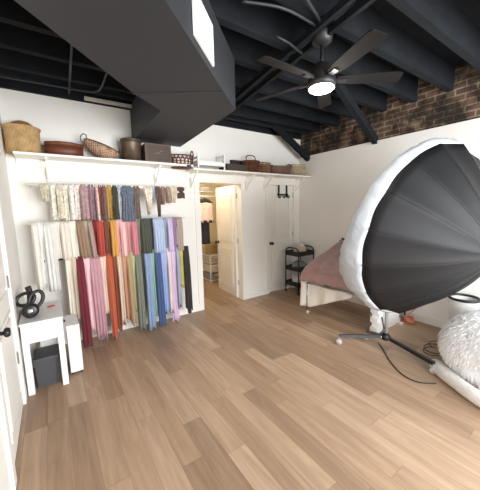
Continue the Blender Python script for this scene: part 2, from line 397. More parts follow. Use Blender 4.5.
def garment(name, x0, x1, zr, zb, rgb, label, cat, group, flare=0, skew=0, thick=.045, folds=None, hem=.015, yoff=0, rag=0, shape='cloth', loop=False):
    w0_ = x1-x0; gr_ = (.32 if group == G1 else .30)*w0_; x0 -= gr_/2; x1 += gr_/2
    w = x1-x0; n = max(10, int(w/.006)); R = 12
    folds = folds or max(1.5, w/.034); ph = random.random()*6
    cx = (x0+x1)/2
    P = []
    hemv = [random.uniform(-1, 1)*hem for _ in range(n*2)]
    topz = zr+.014
    for i in range(R+1):
        t = i/R
        e = min(1, t*6)
        row = []
        if shape == 'cloth': ww = w*(1+flare*t); 
        elif shape == 'dress':            # narrow straps/neck, sleeves, then a skirt
            ww = w*(.7 if t < .04 else (1.02 if t < .30 else (.84 if t < .42 else .84+.2*(t-.42)/.58)))
        elif shape == 'romper':
            ww = w*(.7 if t < .05 else (1 if t < .45 else .8))
        elif shape == 'pennant':
            ww = w*(1-.75*t)
        elif shape == 'bow':
            ww = w*(.35 if abs(t-.45) < .1 else .9)
        c0 = cx+skew*t
        for side in (0, 1):
            for j in range(n):
                s = j/(n-1)
                if side: s = 1-s
                x = c0-ww/2+ww*s
                amp = (.2+.8*t)*thick*.42*min(1, .25+e)
                edge = math.sin(PI*s)**.35 if 0 < s < 1 else 0
                fold = amp*math.sin(folds*2*PI*s+ph+.5*math.sin(3*t+ph))
                base = (.015+(thick*.5-.004)*min(1, e*.8))*edge
                y = YRAIL+yoff*min(1, t*3)+fold*.8+(base if side else -base)
                zz = topz+(zb-topz)*t
                if i == 0: zz = topz-.004*(abs(s-.5)*2)
                if i == R: zz += hemv[j if not side else n-1-j]+(rag*math.sin(s*9+ph) if rag else 0)
                elif i == R-1 and rag: zz += .5*rag*math.sin(s*9+ph)
                row.append(Vector((x, y, zz)))
        P.append(row)
    b = MB(); b.grid(P, closed=True)
    m2 = 2*n
    b.add(P[0], [tuple(range(m2))], True); b.add(P[-1], [tuple(range(m2))[::-1]], True)
    if loop:
        o = thing(name, (cx, YRAIL, zb), label, cat, group)
        b.build('garment_body', fabric(rgb, 1), o)
        MB().tube([(cx, YRAIL+.02*math.cos(a), zr+.02*math.sin(a)) for a in [2*PI*k/10 for k in range(10)]], .0025, 6, closed=True).build('hanging_loop', white_m, o)
    else:
        o = b.build(name, fabric(rgb)); tag(o, label, cat, group)
    return o

G1, G2, G3 = 'baby outfits on the top rail', 'fabric wraps on the middle rail', 'long dresses on the bottom rail'
TOP = [
 (41, 50, 201, (205, 194, 168), 'beige ruffled romper, first piece at the left end of the top rail', 'romper', 'romper'),
 (50, 57, 220, (226, 219, 204), 'ivory lace baby dress right of the beige ruffled romper', 'dress', 'dress'),
 (57, 63, 219, (214, 203, 180), 'sand beige lace baby dress, third from the left of top rail', 'dress', 'dress'),
 (63, 69, 220, (224, 215, 196), 'cream baby dress left of the bright white one, top rail', 'dress', 'dress'),
 (69, 74, 220, (233, 228, 216), 'bright white baby dress among the creams on the top rail', 'dress', 'dress'),
 (74.5, 80.5, 219, (228, 212, 200), 'blush white baby dress touching the mauve dresses on the top rail', 'dress', 'dress'),
 (80.5, 87.5, 219, (178, 140, 142), 'dusty mauve baby dress left of the purple lace one, top rail', 'dress', 'dress'),
 (87.5, 95.5, 220, (148, 112, 122), 'purple lace baby dress in the mauve part of the top rail', 'dress', 'dress'),
 (95.5, 98.5, 221, (222, 186, 178), 'slim pale pink scarf beside the rust romper on top rail', 'cloth', 'scarf'),
 (98.5, 102.5, 214, (132, 66, 46), 'rust brown baby outfit left of the mustard one on top rail', 'romper', 'outfit'),
 (102.5, 106.5, 220, (126, 90, 84), 'brown mauve baby outfit between rust and mustard on top rail', 'dress', 'outfit'),
 (106.5, 112.5, 219, (188, 144, 58), 'mustard yellow baby dress, the only yellow one on the top rail', 'dress', 'dress'),
 (112.5, 117.5, 219, (64, 64, 48), 'dark olive black baby outfit right of the mustard dress', 'dress', 'outfit'),
 (117.5, 122, 221, (172, 180, 184), 'pale grey blue baby dress beside the dark olive outfit', 'dress', 'dress'),
 (122, 132.5, 221, (98, 106, 124), 'wide slate blue baby dress on the top rail', 'dress', 'dress'),
 (132.5, 140, 221, (112, 92, 82), 'taupe brown baby outfit right of the slate blue dress', 'dress', 'outfit'),
 (144, 152, 214, (222, 206, 186), 'ivory triangular bib tapering to a point on the top rail', 'pennant', 'bib'),
 (152.2, 155.2, 199, (150, 168, 186), 'small light blue strip hanging above the brown pointed cloth', 'cloth', 'cloth'),
 (155.4, 160.4, 216, (104, 74, 66), 'dark brown cloth tapering to a point on the top rail', 'pennant', 'cloth'),
 (160.6, 165.6, 204, (140, 108, 94), 'small brown patterned bonnet, left one of three by the pointed cloth', 'romper', 'bonnet'),
 (165.8, 170.2, 203, (168, 138, 118), 'small tan patterned bonnet between the brown and the cream ones', 'romper', 'bonnet'),
 (170.4, 176, 202, (206, 186, 166), 'small cream bonnet left of the dark brown bow on top rail', 'romper', 'bonnet'),
 (177.5, 184, 198, (96, 66, 54), 'dark brown bow at the right end of the top rail', 'bow', 'bow'),
]
for i, (a, b, yb, rgb, lab, shp, cat) in enumerate(TOP):
    x0, x1 = colx(a, Z1-.15), colx(b, Z1-.15)
    garment({'romper': 'baby_romper', 'dress': 'baby_dress', 'outfit': 'baby_outfit', 'scarf': 'slim_scarf', 'bib': 'baby_bib', 'cloth': 'hanging_cloth', 'bonnet': 'baby_bonnet', 'bow': 'fabric_bow'}[cat],
            x0+.003, x1-.003, Z1, zat((a+b)/2, yb), rgb, lab, cat, G1, thick=.05, hem=.012, shape=shp, loop=True, yoff=.024 if i % 2 else -.024)
MID = [
 (33, 39, 290, (226, 221, 210), 'ivory sheer drape at the left end of the middle rail', -.0),
 (39.5, 45, 287, (230, 226, 222), 'white sheer drape, second from the left on middle rail', 0),
 (45, 55, 291, (218, 216, 212), 'pale grey white drape hanging down behind the white table', 0),
 (55, 62, 259, (226, 217, 204), 'cream wrap left of the wide beige cream one, middle rail', 0),
 (62, 70, 259, (222, 211, 197), 'wide beige cream wrap on the middle rail', 0),
 (70, 77.5, 259, (233, 226, 210), 'ivory wrap touching the tan one on the middle rail', 0),
 (77.5, 84.5, 258, (150, 120, 92), 'tan brown wrap right of the ivory ones, middle rail', .03),
 (84.5, 88.5, 258, (178, 154, 128), 'light beige wrap between two brown ones, middle rail', .03),
 (88.5, 93, 258, (170, 140, 130), 'dusty rose brown wrap left of the dark red one', .025),
 (93, 97.5, 256, (120, 28, 24), 'dark red wrap left of the bright red one, middle rail', 0),
 (97.5, 103.5, 256, (190, 62, 48), 'bright red wrap, the reddest piece on the middle rail', 0),
 (103.5, 111, 256, (126, 66, 40), 'rust brown wrap between red and mustard, middle rail', 0),
 (111, 116.5, 256, (205, 146, 56), 'mustard yellow wrap on the middle rail', 0),
 (116.5, 120.5, 256, (224, 154, 158), 'salmon pink wrap right of the mustard one, middle rail', 0),
 (120.5, 125, 256, (232, 182, 180), 'palest pink wrap in the pink part of the middle rail', 0),
 (125, 131.5, 256, (196, 134, 132), 'dusty pink wrap right of the palest pink one', 0),
 (131.5, 137, 255, (204, 120, 132), 'rose pink wrap left of the grey green ones, middle rail', 0),
 (137, 141.5, 254, (128, 122, 108), 'grey taupe wrap right of the rose pink one', 0),
 (141.5, 150, 253, (74, 76, 62), 'dark olive green wrap on the middle rail', 0),
 (150, 154, 253, (34, 40, 66), 'narrow navy blue wrap on the middle rail', 0),
 (154, 163, 252, (168, 184, 212), 'wide pale blue wrap right of the navy one', 0),
 (163, 167.5, 252, (134, 148, 160), 'grey blue wrap between pale blue and lavender', 0),
 (167.5, 172, 251, (198, 178, 216), 'lavender wrap on the middle rail', 0),
 (172, 177, 251, (146, 116, 144), 'mauve purple wrap right of the lavender one', 0),
 (177, 182, 250, (172, 150, 138), 'taupe beige wrap at the right end of the middle rail', 0),
]
for i, (a, b, yb, rgb, lab, sk) in enumerate(MID):
    x0, x1 = colx(a, Z2-.2), colx(b, Z2-.2)
    garment('fabric_wrap' if yb < 280 else 'sheer_drape', x0+.002, x1-.002, Z2, zat((a+b)/2, yb), rgb, lab, 'wrap' if yb < 280 else 'drape', G2, thick=.05, hem=.004, skew=sk, flare=-.02, yoff=.026 if i % 2 else -.026)
LOW = [
 (66, 71, 318, (226, 216, 200), 'ivory dress at the left end of the bottom rail', 0, 0),
 (71, 76.5, 320, (206, 184, 156), 'cream beige dress left of the burgundy one', 0, 0),
 (77, 83.5, 349, (118, 22, 40), 'burgundy dress reaching nearly to the floor', .2, .0),
 (83.5, 90.5, 333, (240, 190, 198), 'pale pink dress between burgundy and dusty mauve', .1, .01),
 (90.5, 100, 338, (190, 138, 148), 'dusty mauve lace dress with long tapering hem', -.1, .01),
 (100, 106.5, 314, (222, 190, 172), 'peach beige dress left of the rust orange one', 0, .01),
 (106.5, 111.5, 341, (190, 82, 46), 'rust orange dress on the bottom rail', 0, .0),
 (111.5, 117, 333, (138, 62, 36), 'burnt sienna dress right of the rust orange one', 0, 0),
 (117, 121, 324, (206, 180, 156), 'beige dress between sienna and terracotta, bottom rail', 0, .01),
 (121, 126, 321, (192, 134, 104), 'terracotta pink dress on the bottom rail', 0, .02),
 (126, 130.5, 324, (168, 136, 96), 'tan brown dress left of the pale olive one', 0, .015),
 (130.5, 135, 312, (176, 176, 126), 'pale olive green dress on the bottom rail', 0, .01),
 (135, 140.5, 330, (112, 116, 100), 'grey green dress with ragged hem on bottom rail', 0, -.01),
 (140.5, 144.5, 299, (52, 58, 52), 'short dark green dress on the bottom rail', 0, .015),
 (144.5, 150, 330, (124, 148, 184), 'dusty blue dress left of the seafoam one', .1, 0),
 (150, 154.5, 318, (132, 170, 150), 'seafoam green dress on the bottom rail', .1, .03),
 (154.5, 160, 326, (60, 84, 132), 'deep blue dress right of the seafoam one', .1, .03),
 (160, 166.5, 314, (146, 166, 214), 'periwinkle blue dress on the bottom rail', 0, .02),
 (166.5, 170, 312, (212, 188, 188), 'narrow blush dress between periwinkle and lilac', 0, .015),
 (170, 175.5, 322, (204, 174, 208), 'lilac dress whose hem trails at the floor', 0, .02),
 (175.5, 178.5, 306, (150, 158, 178), 'narrow grey blue dress right of the lilac one', 0, .01),
 (178.5, 182.5, 288, (188, 176, 84), 'short olive yellow dress near the right end', .1, .01),
 (183, 188, 311, (48, 40, 32), 'black brown dress at the right end of the bottom rail', 0, .015),
]
for i, (a, b, yb, rgb, lab, fl_, sk) in enumerate(LOW):
    x0, x1 = colx(a, Z3-.1), colx(b, Z3-.1)
    zb = max(.012, zat((a+b)/2+2, yb))
    garment('long_dress', x0+.002, x1-.002, Z3, zb+.02, rgb, lab, 'dress', G3, thick=.05, hem=.03, flare=fl_+.06, skew=sk*.5, rag=.03, yoff=.026 if i % 2 else -.026)

# ------------------------------------------------------------------ baskets on the shelf
YS = 3.745
GB = 'baskets and boxes on the wall shelf'
def shx(px, z):
    dx = (px-240)/F; lo, hi = -1.5, 6
    for k in range(50):
        mid = (lo+hi)/2; p = Vector((mid, YS-.1, z-1.6))
        if p.dot(rr)/p.dot(f) < dx: lo = mid
        else: hi = mid
    return (lo+hi)/2
def lattice_basket(x0, x1, z0, h, m, o, rings=5, stakes=18, sy=.13, taper=.88, r=.006, hollow=None):
    cx = (x0+x1)/2; a = (x1-x0)/2
    b = MB()
    for i in range(rings):
        t = i/(rings-1); k = taper+(1-taper)*t
        b.tube([(cx+a*k*math.cos(q), YS+sy*k*math.sin(q), z0+.008+(h-.014)*t) for q in [2*PI*j/28 for j in range(28)]], r*(1.5 if i == rings-1 else 1), 6, closed=True)
    for j in range(stakes):
        q0 = 2*PI*j/stakes
        for dq in (.35, -.35):
            b.tube([(cx+a*(taper+(1-taper)*t)*math.cos(q0+dq*t), YS+sy*(taper+(1-taper)*t)*math.sin(q0+dq*t), z0+.008+(h-.014)*t) for t in (0, .5, 1)], r*.8, 5)
    b.lathe([(.001, .002), (taper, .002), (taper, .010), (.001, .010)], c=(cx, YS, z0), n=28, sx=a, sy=sy)
    return b.build('basket_body', m, o)
def solid_basket(x0, x1, z0, h, m, o, sy=.13, taper=.9, name='basket_body', sq=False, n=32):
    cx = (x0+x1)/2; a = (x1-x0)/2
    prof = [(.001, 0), (taper, 0), (taper+.03, h*.3), (.97, h*.7), (1, h-.006), (1.02, h), (.95, h), (.92, h*.7), (.86, .012), (.001, .012)]
    return MB().lathe(prof, c=(cx, YS, z0), n=n, sx=a, sy=sy).build(name, m, o)

wick_tan = weave_mat('tan_weave', (158, 122, 76), (214, 180, 128), 28, 34)
wick_red = weave_mat('red_brown_weave', (64, 34, 22), (128, 76, 50), 24, 30)
wick_brown = weave_mat('brown_weave', (72, 50, 36), (140, 104, 74), 24, 30)
wick_pinkbrown = weave_mat('pale_brown_weave', (92, 66, 56), (136, 104, 90), 24, 30)
wick_honey = weave_mat('honey_weave', (128, 88, 50), (176, 130, 84), 24, 30)
wick_cream = weave_mat('cream_weave', (176, 156, 122), (216, 200, 170), 24, 30)
wood_red = mat('red_brown_wood', (104, 56, 38), rough=.5, var=.2, scale=6, stretch=(1, 1, 8))
wood_dark = mat('dark_wood', (70, 56, 46), rough=.6, var=.3, scale=8, stretch=(1, 1, 6))
wood_black = mat('black_stained_wood', (44, 36, 30), rough=.6, var=.2, scale=8, stretch=(1, 6, 6))

# 1 tan basket, with a second bowl shaped lid tilted inside it
x0, x1 = shx(2, 2.3), shx(41.5, 2.3)
x0 = max(x0, XL+.012)
o = thing('woven_basket', ((x0+x1)/2, YS, ZS1), 'tall tan woven basket at the left end of the shelf', 'basket', GB)
solid_basket(x0, x1, ZS1, .26, wick_tan, o, sy=.148, taper=.93)
M = Matrix.Translation(((x0+x1)/2+.0, YS+.085, ZS1+.255)) @ Matrix.Rotation(math.radians(68), 4, 'X')
hb = MB().lathe([(.115, -.0), (.118, .012), (.105, .03), (.08, .045), (.001, .05)], n=28, M=M).build('lid', wick_honey, o)
MB().tube([((x0+x1)/2+(x1-x0)/2*math.cos(a), YS+.148*math.sin(a), ZS1+.258) for a in [2*PI*k/32 for k in range(32)]], .011, 8, closed=True).build('rim', weave_mat('light_tan_weave', (170, 134, 86), (216, 184, 134), 28, 34), o)
MB().tube([((x0+x1)/2+.115*math.cos(a), YS+.09, ZS1+.245+.10*math.sin(a)) for a in [PI*k/12 for k in range(13)]], .009, 6).build('handle', wick_tan, o)
# 2 octagonal red-brown box
x0, x1 = shx(43.5, 2.25), shx(86, 2.25)
o = thing('wooden_box', ((x0+x1)/2, YS, ZS1), 'low reddish brown octagonal wooden box beside the tall tan basket', 'box', GB)
MB().lathe([(.001, 0), (.97, 0), (1, .11), (.001, .11)], c=((x0+x1)/2, YS, ZS1), n=8, sx=(x1-x0)/2, sy=.13, rot=PI/8).build('box_body', wood_red, o)
MB().lathe([(.001, .11), (1.02, .11), (1.02, .138), (.97, .145), (.001, .145)], c=((x0+x1)/2, YS, ZS1), n=8, sx=(x1-x0)/2, sy=.13, rot=PI/8).build('lid', wood_red, o)
# 3 boat shaped tray leaning
x0, x1 = shx(80.5, 2.3), shx(122.5, 2.2)
o = thing('wicker_tray', ((x0+x1)/2, YS, ZS1), 'boat shaped wicker tray tilted up, ring handle at its left tip', 'tray', GB)
cxx = (x0+x1)/2; half = (x1-x0)/2-.02
tilt = math.radians(20)
M = Matrix.Translation((cxx+.02, YS-.01, ZS1+.142)) @ Matrix.Rotation(tilt, 4, 'Y')
P = []
NU, NV = 20, 14
for i in range(NU+1):
    s = -1+2*i/NU; row = []
    wv = .12*max(0.02, (1-s*s))**.6
    for j in range(NV):
        q = 2*PI*j/NV
        row.append(M @ Vector((s*half, wv*math.cos(q), (.055 if math.sin(q) > 0 else .125)*max(.03, (1-s*s))**.6*math.sin(q)*(.35 if math.sin(q) > 0 else 1))))
    P.append(row)
b = MB().grid(P, closed=True); b.add(P[0], [tuple(range(NV))]); b.add(P[-1], [tuple(range(NV))])
b.build('tray_body', weave_mat('speckled_weave', (74, 48, 38), (206, 170, 140), 15, 18), o)
MB().tube([M @ Vector((s*half, sg*.12*max(.02, (1-s*s))**.6, .012)) for sg in (1, -1) for s in ([-1+.1*k for k in range(21)] if sg > 0 else [1-.1*k for k in range(1, 20)])], .007, 6, closed=True).build('rim', wick_brown, o)
MB().tube([M @ Vector((-half-.01+.03*math.cos(a), .0, .02+.045*math.sin(a))) for a in [2*PI*k/14 for k in range(14)]], .006, 6, closed=True).build('ring_handle', wick_brown, o)
# 4 dark bucket
x0, x1 = shx(122.5, 2.3), shx(144, 2.3)
o = thing('bucket', ((x0+x1)/2, YS, ZS1), 'dark brown round bucket on the shelf under the black duct', 'bucket', GB)
cxx, a = (x0+x1)/2, (x1-x0)/2
MB().lathe([(.001, 0), (a*.9, 0), (a*.98, .26), (a*.98, .27), (a*.93, .27), (a*.86, .01), (.001, .01)], c=(cxx, YS, ZS1), n=28).build('bucket_body', mat('aged_metal', (92, 78, 62), rough=.45, var=.3, scale=10, metal=.4), o)
for z in (.03, .23): MB().lathe([(a*(.90+.31*z)+.001, z), (a*(.90+.31*z)+.006, z+.004), (a*(.90+.31*z)+.006, z+.012), (a*(.90+.31*z)+.001, z+.016)], c=(cxx, YS, ZS1), n=28).build('hoop', mat('aged_metal_dark', (70, 60, 50), rough=.45, var=.2, metal=.4), o)
# 5 dark wooden crate with a pale mark
x0, x1 = shx(145, 2.28), shx(170.5, 2.28)
o = thing('wooden_crate', ((x0+x1)/2, YS, ZS1), 'square dark wooden crate with a pale scratched mark on its front', 'crate', GB)
b = MB(); b.box(x0, x1, YS-.12, YS+.12, ZS1, ZS1+.225, bev=.008); b.build('crate_body', wood_dark, o)
b = MB(); b.box(x0-.003, x1+.003, YS-.127, YS-.115, ZS1+.207, ZS1+.228); b.box(x0-.003, x1+.003, YS-.127, YS-.115, ZS1, ZS1+.02); b.box(x0-.003, x0+.02, YS-.127, YS-.115, ZS1+.02, ZS1+.207); b.box(x1-.02, x1+.003, YS-.127, YS-.115, ZS1+.02, ZS1+.207)
b.build('front_frame', mat('mid_wood', (88, 68, 54), rough=.6, var=.2, stretch=(1, 1, 8)), o)
cxx = (x0+x1)/2
MB().tube([(cxx-.05, YS-.1225, ZS1+.105), (cxx-.03, YS-.1225, ZS1+.12), (cxx, YS-.1225, ZS1+.108), (cxx+.03, YS-.1225, ZS1+.14), (cxx+.06, YS-.1225, ZS1+.155)], .003, 6).build('scratch_mark', mat('pale_scratch', (160, 136, 110)), o)
# 6 wicker basket with white lining
x0, x1 = shx(172.5, 2.25), shx(196, 2.25)
o = thing('wicker_basket', ((x0+x1)/2, YS, ZS2), 'brown wicker basket with white lining and side handle by the small white bed', 'basket', GB)
lattice_basket(x0, x1, ZS2, .175, wick_red, o, sy=.12)
a = (x1-x0)/2; cxx = (x0+x1)/2
MB().lathe([(.001, .014), (.80, .014), (.90, .15), (.86, .155), (.001, .135)], c=(cxx, YS, ZS2), n=24, sx=a, sy=.115).build('lining', mat('white_lining', (226, 218, 208), rough=.9, bump=.3, bscale=40), o)
MB().tube([(x1-.012, YS-.05*math.cos(q), ZS2+.165+.085*math.sin(q)) for q in [PI*k/10 for k in range(11)]], .008, 6).build('handle', wick_red, o)
MB().tube([(x0+.012, YS-.05*math.cos(q), ZS2+.165+.03*math.sin(q)) for q in [PI*k/10 for k in range(11)]], .008, 6).build('handle', wick_red, o)
# tag hanging under the shelf edge
b = MB().box(1.60, 1.66, 3.585, 3.596, ZS1-.05, ZS1-.008); tag(b.build('clip', blackmetal_m), 'small dark clip at the shelf edge under the white lined basket', 'clip')
# 7 little white bed
x0, x1 = shx(197.5, 2.25), shx(225, 2.25)
o = thing('toy_bed', ((x0+x1)/2, YS, ZS2), 'little white wooden doll bed above the closet opening', 'bed', GB)
MB().box(x0+.02, x1-.02, YS-.10, YS+.10, ZS2+.055, ZS2+.105, bev=.004).build('bed_base', white_m, o)
for x, hh in ((x0, .235), (x1-.022, .235)):
    for y in (YS-.11, YS+.09):
        MB().box(x, x+.022, y, y+.022, ZS2, ZS2+hh, bev=.003).build('post', white_m, o)
b = MB()
for z in (.13, .205): b.box(x1-.016, x1-.006, YS-.09, YS+.09, ZS2+z, ZS2+z+.018)
for k in range(6): b.box(x1-.014, x1-.008, YS-.08+.03*k, YS-.07+.03*k, ZS2+.105, ZS2+.21)
b.build('headboard', white_m, o)
b = MB(); b.box(x0+.006, x0+.016, YS-.09, YS+.09, ZS2+.15, ZS2+.175); b.build('footboard', white_m, o)
MB().box(x0+.025, x1-.025, YS-.095, YS+.095, ZS2+.105, ZS2+.125, bev=.006).build('mattress', mat('white_cloth', (232, 228, 222), rough=.9, bump=.2), o)
# 8 dark tray with a dark box on it
x0, x1 = shx(226, 2.22), shx(246.5, 2.22)
def open_tray(o, x0, x1, y0, y1, z0, h, m, name='tray_body', th=.01):
    b = MB(); b.box(x0, x1, y0, y1, z0, z0+th); b.box(x0, x1, y0, y0+th, z0+th, z0+h); b.box(x0, x1, y1-th, y1, z0+th, z0+h); b.box(x0, x0+th, y0+th, y1-th, z0+th, z0+h); b.box(x1-th, x1, y0+th, y1-th, z0+th, z0+h)
    return b.build(name, m, o)
o = thing('wooden_tray', ((x0+x1)/2, YS, ZS2), 'low black stained wooden tray right of the little white bed', 'tray', GB)
open_tray(o, x0, x1, YS-.13, YS+.10, ZS2, .10, wood_black)
b = MB()
for k in range(7): b.box(x0-.002, x1+.002, YS-.134, YS-.130, ZS2+.006+.014*k, ZS2+.016+.014*k)
b.build('front_slats', wood_dark, o)
xa, xb = shx(238.5, 2.28), shx(249, 2.28)
o = thing('wooden_box', ((xa+xb)/2, YS+.05, ZS2+.0), 'small dark box behind the black tray, left of the handled basket', 'box', GB)
MB().box(xa, xb, YS+.10+.002, YS+.148, ZS2, ZS2+.19, bev=.004).build('box_body', wood_black, o)
MB().box(xa-.004, xb+.004, YS+.10+.001, YS+.150, ZS2+.19, ZS2+.21, bev=.003).build('lid', wood_dark, o)
# 9 handled reddish basket
x0, x1 = shx(247, 2.22), shx(262, 2.22)
o = thing('wicker_basket', ((x0+x1)/2, YS, ZS2), 'reddish brown wicker basket with a hoop handle over its top', 'basket', GB)
lattice_basket(x0, x1, ZS2, .19, wick_red, o, rings=6, sy=.12, r=.007)
MB().lathe([(.001, .012), (.84, .012), (.95, .175), (.88, .175), (.80, .02), (.001, .02)], c=((x0+x1)/2, YS, ZS2), n=24, sx=(x1-x0)/2, sy=.115).build('inner_weave', wick_red, o)
cxx, a = (x0+x1)/2, (x1-x0)/2
MB().tube([(cxx+a*.62*math.copysign(abs(math.cos(q))**.5, math.cos(q)), YS, ZS2+.185+.10*abs(math.sin(q))**.6) for q in [PI*k/14 for k in range(15)]], .008, 6).build('handle', wick_red, o)
# 10 honey lattice basket
x0, x1 = shx(262.3, 2.22), shx(273, 2.22)
o = thing('wicker_basket', ((x0+x1)/2, YS, ZS2), 'small honey coloured lattice basket right of the hoop handled one', 'basket', GB)
lattice_basket(x0, x1, ZS2, .18, wick_honey, o, sy=.10, stakes=12, r=.007)
MB().lathe([(.001, .012), (.82, .012), (.92, .14), (.86, .14), (.78, .02), (.001, .02)], c=((x0+x1)/2, YS, ZS2), n=24, sx=(x1-x0)/2, sy=.095).build('inner_weave', wick_brown, o)
# 11 brown low basket
x0, x1 = shx(273.3, 2.2), shx(294, 2.2)
o = thing('woven_basket', ((x0+x1)/2, YS, ZS2), 'wide low brown woven basket left of the cream lattice one', 'basket', GB)
solid_basket(x0, x1, ZS2, .145, wick_pinkbrown, o, sy=.13, taper=.86)
MB().tube([(x1-.035+.012*math.cos(q), YS-.06*math.cos(q), ZS2+.138+.06*math.sin(q)) for q in [PI*k/10 for k in range(11)]], .009, 6).build('handle', wick_pinkbrown, o)
MB().tube([(x0+.035, YS-.06*math.cos(q), ZS2+.138+.02*math.sin(q)) for q in [PI*k/10 for k in range(11)]], .009, 6).build('handle', wick_pinkbrown, o)
# 12 cream lattice basket
x0, x1 = shx(294.3, 2.2), min(shx(313, 2.2), 4.075)
o = thing('wicker_basket', ((x0+x1)/2, YS, ZS2), 'cream lattice basket at the right end of the shelf', 'basket', GB)
lattice_basket(x0, x1, ZS2, .20, wick_cream, o, sy=.12, r=.007)
MB().lathe([(.001, .012), (.82, .012), (.93, .17), (.88, .17), (.78, .02), (.001, .02)], c=((x0+x1)/2, YS, ZS2), n=24, sx=(x1-x0)/2, sy=.115).build('inner_weave', wick_cream, o)

# over-the-door hooks
o = thing('door_hook_rack', (3.63, YB, 1.78), 'black over door hook rack at the top of the closed white door', 'hook')
yk = YB-.004
for x in (3.53, 3.73): MB().box(x, x+.034, yk-.010, yk, 1.80, 2.03).build('strap', blackmetal_m, o)
MB().box(3.51, 3.78, yk-.012, yk-.001, 1.84, 1.865).build('bar', blackmetal_m, o)
for x in (3.53, 3.64, 3.75):
    MB().tube([(x, yk-.012, 1.85), (x, yk-.03, 1.80), (x, yk-.055, 1.785), (x, yk-.07, 1.81), (x, yk-.075, 1.83)], .010, 6).build('hook', blackmetal_m, o)

# ------------------------------------------------------------------ closet contents
GC = 'things kept in the closet'
o = thing('drawer_tower', (2.94, 5.48, 0), 'white plastic drawer tower on the closet floor', 'drawers')
X0, X1_, Y0, Y1 = 2.80, 3.10, 5.287, 5.72
b = MB()
for z in (.03, .235, .43, .60): b.box(X0, X1_, Y0, Y1, z-.012, z+.012, bev=.003)
for x in (X0, X1_-.025):
    for y in (Y0, Y1-.025): b.box(x, x+.025, y, y+.025, .0, .612)
b.build('frame', white_m, o)
for k, (z, mm) in enumerate(((.045, mat('grey_translucent', (150, 148, 150), rough=.4)), (.25, mat('pale_translucent', (214, 206, 196), rough=.4)), (.445, mat('clear_translucent', (188, 180, 168), rough=.4)))):
    dd = MB().box(X0+.006, X1_-.006, Y0-.006, Y1-.02, z, z+.14, bev=.006).build('drawer', mm, o)
    MB().box(X0+.09, X1_-.09, Y0-.02, Y0-.006, z+.10, z+.118, bev=.003).build('drawer_pull', white_m, dd)
o = thing('storage_basket', (2.95, 5.48, .612), 'cream fabric basket standing on the white drawer tower in the closet', 'basket')
bm_ = MB().lathe([(.001, 0), (.88, 0), (1, .235), (1.02, .24), (.95, .24), (.84, .012), (.001, .012)], c=(2.95, 5.48, .612), n=24, sx=.15, sy=.16)
bm_.build('basket_body', mat('cream_canvas', (190, 164, 126), rough=.9, bump=.3, bscale=120), o)
MB().tube([(2.95-.05*math.cos(q), 5.318, .612+.2-.03*math.sin(q)) for q in [PI*k/8 for k in range(9)]], .005, 6).build('handle', mat('tan_rope', (150, 116, 80)), o)
# closet wire shelf with rod
o = thing('wire_shelf', (2.45, 5.5, 1.93), 'white wire shelf with hanging rod inside the closet', 'shelf')
b = MB()
for k in range(6): b.tube([(CX0, 4.95+.07*k, 1.96), (2.95, 4.95+.07*k, 1.96)], .004, 6)
for k in range(13): b.tube([(CX0+.05+.095*k, 4.94, 1.962), (CX0+.05+.095*k, 5.31, 1.962)], .003, 5)
b.build('wire_rack', white_m, o)
MB().tube([(CX0, 5.0, 1.87), (2.95, 5.0, 1.87)], .012, 8).build('rod', white_m, o)
for x in (CX0+.15, 2.90): MB().tube([(x, 5.3, 1.96), (x, 5.0, 1.865)], .006, 6).build('rack_brace', white_m, o)
o = thing('folded_cloth', (2.55, 5.12, 1.966), 'grey folded cloth on the closet wire shelf', 'cloth')
MB().box(2.48, 2.70, 4.99, 5.25, 1.966, 2.06, bev=.02).build('folded_stack', mat('grey_knit', (150, 146, 140), rough=.9, bump=.4), o)
MB().box(2.30, 2.47, 4.99, 5.25, 1.966, 2.09, bev=.02).build('folded_stack', mat('grey_white_knit', (196, 190, 184), rough=.9, bump=.4), o)
def hung(name, x0, x1, zr, zt, zb, rgb, lab, cat, y, top=None):
    o = thing(name, ((x0+x1)/2, y, zb), lab, cat)
    def strip(a0, a1, za, zc, rgb, nm, dep):
        P = []; n = 14
        for i in range(9):
            t = i/8; row = []
            for side in (0, 1):
                for j in range(n):
                    s = j/(n-1); s = 1-s if side else s
                    e = math.sin(PI*s)**.4 if 0 < s < 1 else 0
                    sh = .05*(abs(s-.5)*2)**1.5*(1-min(1, t*3)) if nm == 'garment_body' else 0
                    row.append(Vector((a0+(a1-a0)*s, y+(dep if side else -dep)*e+.02*math.sin(s*18)*t, za+(zc-za)*t-sh)))
            P.append(row)
        b = MB().grid(P, closed=True); b.add(P[0], [tuple(range(2*n))]); b.add(P[-1], [tuple(range(2*n))]); b.build(nm, fabric(rgb), o)
    strip(x0, x1, zt, zb, rgb, 'garment_body', .05)
    if top: strip(top[0], top[1], top[2], top[3], top[4], top[5], .055)
    cx = (x0+x1)/2
    b = MB(); b.tube([(x0+.03, y, zt-.05), (cx, y, zt+.01), (x1-.03, y, zt-.05)], .005, 6); b.tube([(cx, y, zt+.01), (cx, y, zr+.0), (cx+.02, y, zr+.018)], .003, 6)
    b.build('hanger', blackmetal_m, o)
hung('hanging_skirt', 2.40, 2.71, 1.87, 1.45, .90, (44, 42, 52), 'long black skirt hanging under the pink blouse in the closet', 'skirt', 5.10)
hung('hanging_blouse', 2.38, 2.75, 1.87, 1.76, 1.34, (228, 192, 180), 'pink floral blouse with black trim hanging in the closet', 'blouse', 5.0, (2.37, 2.76, 1.39, 1.335, (52, 44, 46), 'trim_band'))
fabric_bl = bpy.data.objects['hanging_blouse']
